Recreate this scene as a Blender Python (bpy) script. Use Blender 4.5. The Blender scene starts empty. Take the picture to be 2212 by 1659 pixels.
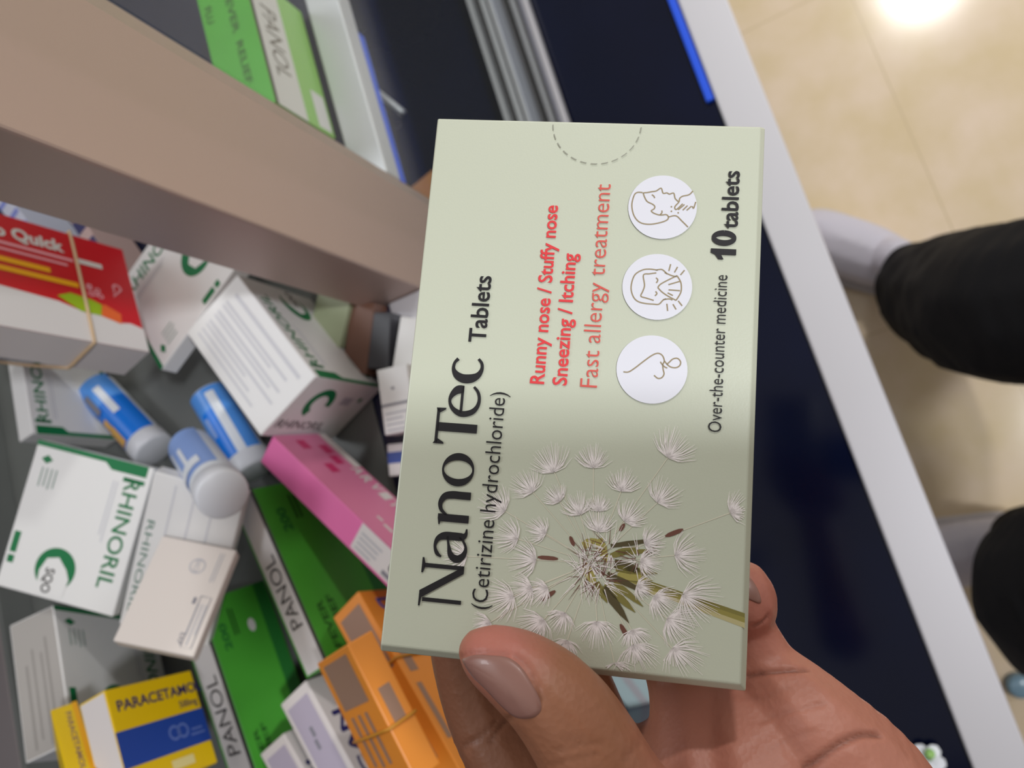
import bpy, bmesh, math, random
from mathutils import Vector, Matrix
from mathutils.bvhtree import BVHTree

random.seed(7)
SC = bpy.context.scene
COL = SC.collection
PI = math.pi

# ------------------------------------------------------------------ camera
FPX, CX, CY = 1640.0, 1106.0, 829.5          # focal length in pixels of the 2212x1659 frame
CAMZ = 1.40
M = Matrix(((-0.28370, 0.94021, -0.18870), (-0.88060, -0.33328, -0.33688), (-0.37963, 0.07058, 0.92244)))
M = M.to_quaternion().to_matrix()
CAM = Vector((0, 0, CAMZ))
cd = bpy.data.cameras.new('camera')
cam = bpy.data.objects.new('camera', cd)
COL.objects.link(cam)
cam.matrix_world = Matrix.Translation(CAM) @ M.to_4x4()
cd.sensor_width = 36.0
cd.lens = FPX / 2212 * 36
cd.clip_start = 0.01
cd.dof.use_dof = True
cd.dof.focus_distance = 0.152
cd.dof.aperture_fstop = 19.0
SC.camera = cam

def at(px, py, dep):
    "point seen at a pixel, dep metres in front of the lens"
    return CAM + M @ Vector(((px - CX) / FPX * dep, -(py - CY) / FPX * dep, -dep))

def atz(px, py, z):
    "point seen at a pixel on the level plane at height z"
    r = M @ Vector((px - CX, -(py - CY), -FPX))
    return CAM + r * ((z - CAMZ) / r.z)

# ------------------------------------------------------------------ view, world, lights
SC.view_settings.view_transform = 'Standard'
SC.view_settings.look = 'None'
SC.view_settings.exposure = 0.13
SC.view_settings.gamma = 1.0
SC.view_settings.use_curve_mapping = False
wd = bpy.data.worlds.new('room_light')
SC.world = wd
wd.use_nodes = True
wd.node_tree.nodes['Background'].inputs[0].default_value = (1.0, 0.955, 0.88, 1)
wd.node_tree.nodes['Background'].inputs[1].default_value = 0.50

def lamp(name, loc, target, sx, sy, power, col=(1, 1, 1)):
    l = bpy.data.lights.new(name, 'AREA')
    l.shape = 'RECTANGLE'; l.size = sx; l.size_y = sy; l.energy = power; l.color = col
    o = bpy.data.objects.new(name, l); COL.objects.link(o)
    o.location = loc
    o.rotation_euler = (Vector(target) - Vector(loc)).to_track_quat('-Z', 'Y').to_euler()
    return o
lamp('ceiling_light', (-0.25, -1.10, 2.7), (-0.25, -1.10, 0), 0.16, 0.16, 23, (0.94, 0.97, 1))
lamp('ceiling_light', (2.04, -1.20, 2.7), (2.04, -1.20, 0), 0.19, 0.19, 32, (1, 0.98, 0.95))
lamp('ceiling_light', (0.9, 1.3, 2.7), (0.9, 1.3, 0), 0.6, 0.6, 14, (0.92, 0.96, 1))

# ------------------------------------------------------------------ materials
def lin(c):
    c /= 255.0
    return c / 12.92 if c <= 0.04045 else ((c + 0.055) / 1.055) ** 2.4
MATS = {}
def mat(name, rgb=(200, 200, 200), rough=0.5, metal=0.0, spec=0.5, bump=0.0, bscale=200.0, mottle=0.0, mscale=8.0, sub=0.0, coat=0.0):
    if name in MATS: return MATS[name]
    m = bpy.data.materials.new(name); m.use_nodes = True
    nt = m.node_tree; b = nt.nodes['Principled BSDF']
    col = (lin(rgb[0]), lin(rgb[1]), lin(rgb[2]), 1)
    b.inputs['Base Color'].default_value = col
    b.inputs['Roughness'].default_value = rough
    b.inputs['Metallic'].default_value = metal
    b.inputs['Specular IOR Level'].default_value = spec
    b.inputs['Coat Weight'].default_value = coat
    tc = nt.nodes.new('ShaderNodeTexCoord')
    if mottle > 0:
        n = nt.nodes.new('ShaderNodeTexNoise'); n.inputs['Scale'].default_value = mscale; n.inputs['Detail'].default_value = 4
        r = nt.nodes.new('ShaderNodeValToRGB')
        r.color_ramp.elements[0].position = 0.3; r.color_ramp.elements[1].position = 0.7
        r.color_ramp.elements[0].color = tuple(x * (1 - mottle) for x in col[:3]) + (1,)
        r.color_ramp.elements[1].color = tuple(min(1, x * (1 + mottle)) for x in col[:3]) + (1,)
        nt.links.new(tc.outputs['Object'], n.inputs['Vector'])
        nt.links.new(n.outputs['Fac'], r.inputs['Fac']); nt.links.new(r.outputs['Color'], b.inputs['Base Color'])
    if bump > 0:
        n2 = nt.nodes.new('ShaderNodeTexNoise'); n2.inputs['Scale'].default_value = bscale; n2.inputs['Detail'].default_value = 3
        bp = nt.nodes.new('ShaderNodeBump'); bp.inputs['Strength'].default_value = bump; bp.inputs['Distance'].default_value = 0.001
        nt.links.new(tc.outputs['Object'], n2.inputs['Vector'])
        nt.links.new(n2.outputs['Fac'], bp.inputs['Height']); nt.links.new(bp.outputs['Normal'], b.inputs['Normal'])
    MATS[name] = m
    return m

WHITE = mat('white_card', (226, 224, 224), 0.42)
PINKWHITE = mat('pale_card', (214, 206, 205), 0.5)
GREEN = mat('dark_green_ink', (0, 112, 62), 0.45)
GREYGREEN = mat('grey_green_ink', (96, 130, 116), 0.5)
GREYINK = mat('pale_grey_ink', (176, 176, 184), 0.5)
MIDGREY = mat('mid_grey_ink', (130, 128, 138), 0.5)
BLACK = mat('black_ink', (30, 28, 32), 0.5, spec=.3)
RED = mat('red_ink', (222, 52, 58), 0.45)
LIGHTRED = mat('tomato_ink', (212, 82, 72), 0.45)
SAGE = mat('sage_card', (197, 201, 183), 0.33, bump=0.04, bscale=2500)
PANGREEN = mat('leaf_green_card', (72, 158, 50), 0.4, mottle=0.06, mscale=30)
PANDARK = mat('bottle_green_ink', (34, 110, 44), 0.45)
PANINK = mat('deep_green_ink', (30, 84, 22), 0.5)
LIME = mat('lime_card', (140, 190, 96), 0.4)
CHAR = mat('charcoal_ink', (56, 52, 52), 0.45)
STRIPWHITE = mat('strip_white_card', (216, 210, 210), 0.42)
CARDRED = mat('crimson_card', (198, 4, 28), 0.4)
YELLOW = mat('yellow_card', (236, 196, 8), 0.4)
AMBER = mat('amber_card', (240, 170, 10), 0.4)
BLUE = mat('royal_blue_ink', (34, 70, 160), 0.42)
NAVYINK = mat('navy_ink', (40, 36, 96), 0.45)
ORANGE = mat('orange_card', (226, 140, 50), 0.42)
TAUPE = mat('taupe_ink', (150, 118, 100), 0.5)
PINK = mat('pink_card', (226, 110, 170), 0.4)
ROSE = mat('rose_card', (214, 122, 160), 0.4)
CERISE = mat('cerise_ink', (196, 50, 104), 0.45)
LILAC = mat('lilac_ink', (176, 166, 184), 0.5)
SKIN_W = mat('tube_white_plastic', (226, 230, 238), 0.35)
CAPW = mat('cap_white_plastic', (222, 223, 230), 0.4)
TUBEBLUE = mat('bright_blue_label', (0, 118, 226), 0.35)
PALEBLUE = mat('pale_blue_label', (136, 164, 222), 0.4)
MIDBLUE = mat('mid_blue_label', (84, 150, 232), 0.35)
TAN = mat('tan_ink', (216, 168, 92), 0.45)
LIMEINK = mat('lime_ink', (150, 178, 20), 0.45)
ORANGEINK = mat('orange_ink', (226, 98, 40), 0.45)
ALU = mat('brushed_aluminium', (188, 165, 156), 0.42, 0.4, bump=0.05, bscale=900)
ALUW = mat('white_anodised_aluminium', (206, 204, 210), 0.38, 0.35)
CHROME = mat('polished_aluminium', (214, 216, 224), 0.16, 0.95)
NAVY = mat('navy_laminate', (6, 12, 36), 0.12, 0.0, 0.22, mottle=0.3, mscale=6)
DARKNAVY = mat('dark_navy_board', (30, 36, 62), 0.3)
TRAYGREY = mat('grey_tray_metal', (104, 106, 104), 0.35, 0.1, mottle=0.08, mscale=14)
BLUESTRIP = mat('cobalt_plastic', (24, 84, 226), 0.35)

# ------------------------------------------------------------------ object helpers
def tag(o, label=None, cat=None, group=None, kind=None):
    if label: o['label'] = label
    if cat: o['category'] = cat
    if group: o['group'] = group
    if kind: o['kind'] = kind
    return o

def empty(name, mw, label=None, cat=None, group=None):
    o = bpy.data.objects.new(name, None); COL.objects.link(o)
    o.empty_display_size = 0.01
    o.matrix_world = mw
    return tag(o, label, cat, group)

class MB:
    "collects polygons with materials; build() links them as one mesh object"
    def __init__(s): s.v = []; s.f = []; s.m = []; s.ms = []
    def mi(s, m):
        if m not in s.ms: s.ms.append(m)
        return s.ms.index(m)
    def poly(s, pts, m):
        b = len(s.v); s.v += [tuple(p) for p in pts]; s.f.append(list(range(b, b + len(pts)))); s.m.append(s.mi(m))
    def mesh(s, vs, fs, m):
        b = len(s.v); s.v += [tuple(p) for p in vs]; k = s.mi(m)
        for f in fs: s.f.append([b + i for i in f]); s.m.append(k)
    def box(s, lo, hi, m):
        x0, y0, z0 = lo; x1, y1, z1 = hi
        s.mesh([(x0,y0,z0),(x1,y0,z0),(x1,y1,z0),(x0,y1,z0),(x0,y0,z1),(x1,y0,z1),(x1,y1,z1),(x0,y1,z1)],
               [(0,3,2,1),(4,5,6,7),(0,1,5,4),(1,2,6,5),(2,3,7,6),(3,0,4,7)], m)
    def build(s, name, parent=None, smooth=False, bevel=0.0, seg=2, recalc=False):
        me = bpy.data.meshes.new(name); me.from_pydata(s.v, [], s.f)
        for m in s.ms: me.materials.append(m)
        for p, k in zip(me.polygons, s.m): p.material_index = k; p.use_smooth = smooth
        if recalc or bevel > 0:
            bm = bmesh.new(); bm.from_mesh(me)
            bmesh.ops.remove_doubles(bm, verts=bm.verts, dist=1e-7)
            bmesh.ops.recalc_face_normals(bm, faces=bm.faces)
            if bevel > 0:
                bmesh.ops.bevel(bm, geom=[e for e in bm.edges if len(e.link_faces) == 2], offset=bevel, segments=seg, affect='EDGES', profile=0.5)
            bm.to_mesh(me); bm.free()
        o = bpy.data.objects.new(name, me); COL.objects.link(o)
        if parent: o.parent = parent
        return o

def tube_along(mb, pts, r, m, n=8, closed=False):
    "round cord along points"
    N = len(pts); rings = []
    for i in range(N):
        p = Vector(pts[i])
        a = Vector(pts[(i - 1) % N]) if (closed or i > 0) else p
        c = Vector(pts[(i + 1) % N]) if (closed or i < N - 1) else p
        t = (c - a).normalized()
        u = t.orthogonal().normalized() if i == 0 else (rings[-1][1] - t * rings[-1][1].dot(t)).normalized()
        w = t.cross(u)
        rings.append(([p + (u * math.cos(q) + w * math.sin(q)) * r for q in [2 * PI * k / n for k in range(n)]], u))
    vs = [v for rg in rings for v in rg[0]]; fs = []
    for i in range(N if closed else N - 1):
        j = (i + 1) % N
        for k in range(n):
            fs.append((i * n + k, i * n + (k + 1) % n, j * n + (k + 1) % n, j * n + k))
    if not closed:
        fs.append(tuple(range(n))[::-1]); fs.append(tuple((N - 1) * n + k for k in range(n)))
    mb.mesh(vs, fs, m)

# ------------------------------------------------------------------ flat printing (text, strokes)
TCACHE = {}
def text2d(body, bold=0.0):
    key = (body, bold)
    if key in TCACHE: return TCACHE[key]
    c = bpy.data.curves.new('tmp', 'FONT'); c.body = body; c.size = 1.0; c.offset = bold; c.resolution_u = 3
    o = bpy.data.objects.new('tmp', c); COL.objects.link(o)
    bpy.context.view_layer.update()
    ev = o.evaluated_get(bpy.context.evaluated_depsgraph_get())
    me = ev.to_mesh()
    vs = [(v.co.x, v.co.y) for v in me.vertices]; fs = [tuple(p.vertices) for p in me.polygons]
    ev.to_mesh_clear()
    bpy.data.objects.remove(o); bpy.data.curves.remove(c)
    TCACHE[key] = (vs, fs)
    return TCACHE[key]
def cap_h(bold=0.0):
    v = text2d('H', bold)[0]
    return max(y for x, y in v) - min(y for x, y in v)

class Print2D:
    "prints 2-D shapes on a plane with origin o and axes u, v; every layer sits a hair above the last"
    def __init__(s, mb, o, u, v, eps=0.00012):
        s.mb, s.o, s.u, s.v = mb, Vector(o), Vector(u), Vector(v)
        s.n = s.u.cross(s.v).normalized(); s.eps = eps; s.layer = 1
    def P(s, x, y): return s.o + s.u * x + s.v * y + s.n * (s.eps * s.layer)
    def poly(s, pts, m): s.mb.poly([s.P(*p) for p in pts], m)
    def rect(s, x0, y0, x1, y1, m): s.poly([(x0, y0), (x1, y0), (x1, y1), (x0, y1)], m)
    def text(s, body, x0, y0, w, h, m, bold=0.0, rot=0.0):
        "baseline starts at (x0, y0), w long, cap height h, turned rot degrees"
        vs, fs = text2d(body, bold)
        mx0 = min(a for a, b in vs); mx1 = max(a for a, b in vs)
        sx = w / (mx1 - mx0); sy = h / cap_h(bold)
        cr, sr = math.cos(math.radians(rot)), math.sin(math.radians(rot))
        out = []
        for a, b in vs:
            a = (a - mx0) * sx; b = b * sy
            out.append(s.P(x0 + a * cr - b * sr, y0 + a * sr + b * cr))
        s.mb.mesh(out, fs, m)
    def ribbon(s, pts, m):
        "pts: (x, y, width) along a stroke"
        L = []; R = []
        for i, (x, y, w) in enumerate(pts):
            a = pts[max(i - 1, 0)]; c = pts[min(i + 1, len(pts) - 1)]
            dx, dy = c[0] - a[0], c[1] - a[1]; l = math.hypot(dx, dy) or 1
            nx, ny = -dy / l * w / 2, dx / l * w / 2
            L.append((x + nx, y + ny)); R.append((x - nx, y - ny))
        vs = [s.P(*p) for p in L + R]; n = len(L)
        s.mb.mesh(vs, [(n + i, n + i + 1, i + 1, i) for i in range(n - 1)], m)
    def line(s, pts, w, m): s.ribbon([(x, y, w) for x, y in pts], m)
    def smooth_line(s, pts, w, m, k=5): s.line(spline(pts, k), w, m)
    def disc(s, cx, cy, rx, ry, m, n=48):
        s.poly([(cx + rx * math.cos(2 * PI * i / n), cy + ry * math.sin(2 * PI * i / n)) for i in range(n)], m)
    def ring(s, cx, cy, r0, r1, m, a0=0, a1=360, n=40):
        q = [math.radians(a0 + (a1 - a0) * i / n) for i in range(n + 1)]
        vs = [s.P(cx + r0 * math.cos(a), cy + r0 * math.sin(a)) for a in q] + [s.P(cx + r1 * math.cos(a), cy + r1 * math.sin(a)) for a in q]
        s.mb.mesh(vs, [(i, n + 1 + i, n + 2 + i, i + 1) for i in range(n)], m)

def spline(pts, k=6):
    "Catmull-Rom through points of any dimension"
    out = []
    n = len(pts)
    for i in range(n - 1):
        p0, p1, p2, p3 = pts[max(i - 1, 0)], pts[i], pts[i + 1], pts[min(i + 2, n - 1)]
        for j in range(k):
            t = j / k
            out.append(tuple(0.5 * (2 * b + (c - a) * t + (2 * a - 5 * b + 4 * c - d) * t * t + (3 * b - a - 3 * c + d) * t ** 3) for a, b, c, d in zip(p0, p1, p2, p3)))
    out.append(tuple(pts[-1]))
    return out

# ------------------------------------------------------------------ the setting
def slab(name, lo, hi, m, label=None, cat=None, kind=None, bevel=0.0, parent=None):
    mb = MB(); mb.box(lo, hi, m)
    o = mb.build(name, parent, bevel=bevel)
    return tag(o, label, cat, None, kind)

def floor_material():
    m = bpy.data.materials.new('beige_polished_tile'); m.use_nodes = True
    nt = m.node_tree; b = nt.nodes['Principled BSDF']
    tc = nt.nodes.new('ShaderNodeTexCoord')
    n = nt.nodes.new('ShaderNodeTexNoise'); n.inputs['Scale'].default_value = 9; n.inputs['Detail'].default_value = 5; n.inputs['Roughness'].default_value = 0.55
    r = nt.nodes.new('ShaderNodeValToRGB')
    r.color_ramp.elements[0].position = 0.30; r.color_ramp.elements[0].color = (lin(212), lin(192), lin(154), 1)
    r.color_ramp.elements[1].position = 0.72; r.color_ramp.elements[1].color = (lin(226), lin(206), lin(184), 1)
    br = nt.nodes.new('ShaderNodeTexBrick')
    br.inputs['Scale'].default_value = 1.0; br.offset = 0.0
    br.inputs['Brick Width'].default_value = 0.6; br.inputs['Row Height'].default_value = 0.6
    br.inputs['Mortar Size'].default_value = 0.0014
    br.inputs['Mortar'].default_value = (lin(202), lin(182), lin(148), 1)
    mp = nt.nodes.new('ShaderNodeMapping'); mp.inputs['Location'].default_value = (0.452, 0.30, 0)
    nt.links.new(tc.outputs['Object'], n.inputs['Vector']); nt.links.new(tc.outputs['Object'], mp.inputs['Vector'])
    nt.links.new(mp.outputs['Vector'], br.inputs['Vector'])
    nt.links.new(n.outputs['Fac'], r.inputs['Fac'])
    nt.links.new(r.outputs['Color'], br.inputs['Color1']); nt.links.new(r.outputs['Color'], br.inputs['Color2'])
    nt.links.new(br.outputs['Color'], b.inputs['Base Color'])
    b.inputs['Roughness'].default_value = 0.14
    return m
slab('floor', (-3, -3.5, -0.05), (3, 2.5, 0), floor_material(), kind='structure')

slab('shade_wall_left', (-1.12, -3.5, 0), (-1.02, 2.5, 2.7), mat('shade_wall_umber', (84, 70, 60), .7, mottle=.05, mscale=3), kind='structure')  # unseen dark wall added to cut ambient light from the left

# display counter: navy board with a pale aluminium rail along its front edge, cabinet post, shelf
CT = 0.72
counter = empty('display_counter', Matrix.Translation((0.1, 0.3, 0)), 'navy topped display counter with pale aluminium front rail behind the held box', 'counter')
def cpart(name, lo, hi, m, bevel=0.0):
    mb = MB(); o = counter.location
    mb.box([a - b for a, b in zip(lo, o)], [a - b for a, b in zip(hi, o)], m)
    return mb.build(name, counter, bevel=bevel)
cpart('counter_top', (-1.0, -0.0165, CT - 0.024), (1.3, 0.78, CT - 0.004), NAVY)
o = cpart('front_rail', (-1.0, -0.0560, CT - 0.045), (1.3, -0.0167, CT), ALUW, 0.0015); o['label'] = 'pale aluminium front rail'
cpart('front_panel', (-1.0, -0.030, 0.13), (1.3, -0.018, CT - 0.045), ALUW)
cpart('plinth', (-1.0, 0.12, 0.0), (1.3, 0.75, 0.13), DARKNAVY)
o = cpart('edge_strip', (0.318, -0.0155, CT - 0.004), (1.2, -0.0085, CT + 0.001), BLUESTRIP, 0.0008); o['label'] = 'bright blue edge strip'
# double sliding-door track; white ribs paint in ceiling light reflections
TRACKMID = mat('satin_lavender_aluminium', (176, 176, 190), 0.3, 0.5)
tr = MB(); ol = counter.location
for y0, y1, z1, m_ in ((0.112, 0.173, CT + 0.004, CHAR), (0.112, 0.1165, CT + 0.018, ALUW), (0.1165, 0.121, CT + 0.014, TRACKMID), (0.124, 0.130, CT + 0.013, CHROME), (0.1385, 0.146, CT + 0.016, TRACKMID), (0.146, 0.1495, CT + 0.018, ALUW), (0.152, 0.157, CT + 0.018, ALUW), (0.1655, 0.170, CT + 0.018, ALUW)):
    tr.box((-1.0 - ol.x, y0 - ol.y, CT - 0.004), (1.3 - ol.x, y1 - ol.y, z1), m_)
o = tr.build('door_track', counter); o['label'] = 'shiny double door track'
cpart('back_panel', (-1.0, 0.76, CT - 0.004), (1.3, 0.78, 1.75), DARKNAVY)
o = cpart('shade_panel', (-0.188, 0.185, CT - 0.004), (-0.170, 0.76, 1.75), DARKNAVY); o['label'] = 'dark navy panel added out of view to shade the post and tray'  # extra panel outside the view, keeps side light off post and heap
post = cpart('post', (0.1495, 0.175, CT - 0.004), (0.2245, 0.2106, 1.75), ALU, 0.0012); post['label'] = 'square brushed aluminium corner post'

# shelf carrying the cartons
SZ = 1.02
shelf = empty('display_shelf', Matrix.Translation((0.1, 0.45, SZ)), 'dark navy shelf with white front rail under the heap of cartons', 'shelf')
def spart(name, lo, hi, m, bevel=0.0):
    mb = MB(); o = shelf.location
    mb.box([a - b for a, b in zip(lo, o)], [a - b for a, b in zip(hi, o)], m)
    return mb.build(name, shelf, bevel=bevel)
for x0, x1 in ((-0.169, 0.1490), (0.2250, 1.2)):
    spart('shelf_nosing', (x0, 0.1985, SZ - 0.018), (x1, 0.2112, SZ - 0.0022), DARKNAVY)
spart('shelf_board', (-0.169, 0.2114, SZ - 0.018), (1.2, 0.755, SZ - 0.0022), DARKNAVY)
for x0, x1 in ((-0.169, 0.1490), (0.2250, 1.2)):
    o = spart('shelf_rail', (x0, 0.1755, SZ - 0.016), (x1, 0.1983, SZ + 0.0005), ALUW, 0.0012); o['label'] = 'white front rail'
o = spart('shelf_trim', (0.2255, 0.176, SZ - 0.023), (0.3325, 0.182, SZ - 0.0165), BLUESTRIP); o['label'] = 'blue trim below the rail'

# sliding glass door in the track, right of the post
def glass_material():
    m = bpy.data.materials.new('clear_glass'); m.use_nodes = True
    nt = m.node_tree; nt.nodes.clear()
    out = nt.nodes.new('ShaderNodeOutputMaterial'); mx = nt.nodes.new('ShaderNodeMixShader'); fr = nt.nodes.new('ShaderNodeValue')
    tr_ = nt.nodes.new('ShaderNodeBsdfTransparent'); gl = nt.nodes.new('ShaderNodeBsdfGlossy'); df = nt.nodes.new('ShaderNodeBsdfDiffuse'); m2 = nt.nodes.new('ShaderNodeMixShader')
    fr.outputs[0].default_value = .03; gl.inputs['Roughness'].default_value = .06; tr_.inputs['Color'].default_value = (.95, .97, .96, 1)
    df.inputs['Color'].default_value = (.75, .78, .8, 1); m2.inputs['Fac'].default_value = .015
    nt.links.new(tr_.outputs[0], m2.inputs[1]); nt.links.new(df.outputs[0], m2.inputs[2])
    nt.links.new(fr.outputs[0], mx.inputs[0]); nt.links.new(m2.outputs[0], mx.inputs[1]); nt.links.new(gl.outputs[0], mx.inputs[2]); nt.links.new(mx.outputs[0], out.inputs[0])
    return m
door = empty('glass_door', Matrix.Translation((0.66, .1345, CT + .0145)), 'clear sliding glass door standing in the shiny track beyond the post', 'glass door')
mb = MB(); mb.box((-.49, -.0025, 0), (.49, .0025, .95), glass_material()); mb.build('glass_pane', door)
# grey tray
tray = empty('tray', Matrix.Translation((0.0, 0.40, SZ)), 'shallow grey metal tray holding the heap of medicine cartons', 'tray')
tb = MB()
def tpart(name, lo, hi, m=TRAYGREY, bevel=0.0006):
    mb = MB(); o = tray.location
    mb.box([a - b for a, b in zip(lo, o)], [a - b for a, b in zip(hi, o)], m)
    return mb.build(name, tray, bevel=bevel)
tpart('tray_floor', (-0.166, 0.226, SZ - 0.0018), (0.235, 0.600, SZ - 0.0006))
tpart('tray_wall', (-0.166, 0.536, SZ - 0.0006), (0.235, 0.540, SZ + 0.022))
tpart('tray_lip', (-0.166, 0.540, SZ + 0.019), (0.235, 0.606, SZ + 0.022), mat('tray_lip_metal', (150, 140, 140), 0.3, 0.5))
TF = SZ + 0.0012

# ------------------------------------------------------------------ cartons
POSE = {
'held':((.0262,.0409,1.2502),(.11,.068,.0099),((.9308,.3656,.0035),(-.3485,.8901,-.2937),(-.1105,.2722,.9559))),
'C':((.1968,.3047,1.0645),(.0752,.0778,.0103),((.481,.8611,.1651),(-.8767,.4737,.0836),(-.0062,-.185,.9827))),
'D':((.1286,.2511,1.0543),(.0761,.0661,.0442),((.9091,.0084,.4164),(.4164,-.0425,-.9082),(.0101,.9991,-.0421))),
'E':((.1761,.4288,1.0522),(.0775,.0571,.0138),((.9914,.0851,.099),(.0946,.0546,-.994),(-.09,.9949,.046))),
'F':((.0716,.3705,1.1042),(.0802,.0675,.0076),((-.859,-.5063,-.0766),(.502,-.8033,-.3205),(.1007,-.3137,.9442))),
'G':((.0379,.3113,1.0954),(.0857,.0464,.0095),((-.7722,-.5205,-.3645),(.6263,-.7204,-.2979),(-.1075,-.4583,.8823))),
'H':((.0181,.2956,1.1189),(.0523,.0377,.0077),((-.8138,-.462,.3526),(.2202,-.8065,-.5487),(.5379,-.3689,.758))),
'I':((-.012,.4169,1.0732),(.073,.0914,.0263),((-.9612,-.2344,.1452),(-.2099,.2806,-.9366),(.1788,-.9308,-.3189))),
'J':((-.0403,.3305,1.1185),(.0524,.0474,.0167),((-.0902,.9763,.1968),(.0441,.2013,-.9785),(-.9949,-.0796,-.0612))),
'K':((-0.0433,0.3570,1.1381),(0.0569,0.0113,0.0262),((-.6192,.0137,.7851),(-.665,-.5409,-.515),(.4176,-.841,.344))),
'L':((.0133,.2632,1.0513),(.0982,.0201,.0583),((.9723,-.2296,-.0442),(.2334,.9431,.2366),(-.0126,-.2404,.9706))),
'M':((-.0392,.3333,1.0457),(.1083,.0291,.0413),((.9918,-.1094,-.0656),(.1244,.9432,.308),(.0282,-.3136,.9491))),
'N':((.037,.2238,1.0643),(.1084,.0383,.0165),((-.7893,-.0038,.6141),(-.6084,-.1309,-.7828),(.0833,-.9914,.101))),
'O1':((-.0541,.2065,1.0795),(.0986,.0312,.02),((-.887,-.1485,.4373),(-.4257,-.1042,-.8988),(.179,-.9834,.0292))),
'O2':((-.0544,.2094,1.1099),(.0608,.0128,.0379),((-.9712,.1682,.1689),(-.2295,-.4677,-.8536),(-.0646,-.8677,.4928))),
'P1':((-.0737,.2693,1.0668),(.0652,.0169,.0219),((-.9116,-.0643,.406),(-.4011,-.0766,-.9128),(.0898,-.995,.044))),
'P2':((-.0926,.2921,1.0674),(.0584,.0114,.0186),((-.9115,-.0625,.4066),(-.4095,.0429,-.9113),(.0396,-.9971,-.0647))),
'Q':((.306,.219,1.0495),(.092,.0556,.034),((-1,0,0),(0,0,-1),(0,1,0))),
'R':((.1896,.3346,1.1305),(.0906,.072,.0243),((-.1046,.9756,.1931),(-.1211,.1802,-.9761),(-.9871,-.1255,.0993))),
'S2':((.1979,.3979,1.1076),(.0491,.0264,.0365),((-.0812,.9965,.0221),(-.1218,.0121,-.9925),(-.9892,-.0833,.1204))),
}
POSE['Q'] = (POSE['Q'][0], POSE['Q'][1], ((-1,0,0),(0,0,-1),(0,-1,0)))
# rows above are the carton's x, y, z axes as columns of the rotation
def pose_mw(R, t):
    m = Matrix(R)
    return Matrix.Translation(Vector(t)) @ m.to_quaternion().to_matrix().to_4x4()

def carton(key, name, label, cat='carton', group=None, m=WHITE, bevel=0.0007, pose=None):
    t, d, R = pose or POSE[key]
    root = empty(name, pose_mw(R, t), label, cat, group)
    mb = MB(); mb.box([-x / 2 for x in d], [x / 2 for x in d], m)
    mb.build('carton_body', root, bevel=bevel)
    return root, d

FACES = {'+z': ((0, 0, 1), (1, 0, 0), (0, 1, 0)), '-y': ((0, -1, 0), (1, 0, 0), (0, 0, 1)), '+y': ((0, 1, 0), (-1, 0, 0), (0, 0, 1)),
         '+x': ((1, 0, 0), (0, 1, 0), (0, 0, 1)), '-x': ((-1, 0, 0), (0, -1, 0), (0, 0, 1))}
def face_print(mb, d, face):
    "Print2D over a carton face with coordinates 0..W, 0..H from the face's lower left corner"
    n, u, v = (Vector(a) for a in FACES[face])
    w = sum(abs(a) * b for a, b in zip(u, d)); h = sum(abs(a) * b for a, b in zip(v, d)); k = sum(abs(a) * b for a, b in zip(n, d))
    p = Print2D(mb, n * (k / 2) - u * (w / 2) - v * (h / 2), u, v)
    return p, w, h

def fine_lines(p, x0, y0, x1, y1, n, m, thick=0.45, vertical=False, seed=1):
    rnd = random.Random(seed)
    for i in range(n):
        if vertical:
            s = (x1 - x0) / n; xa = x0 + s * i
            p.rect(xa, y0, xa + s * thick, y0 + (y1 - y0) * rnd.uniform(0.7, 1.0), m)
        else:
            s = (y1 - y0) / n; ya = y0 + s * i
            p.rect(x0, ya, x0 + (x1 - x0) * rnd.uniform(0.7, 1.0), ya + s * thick, m)

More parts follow.
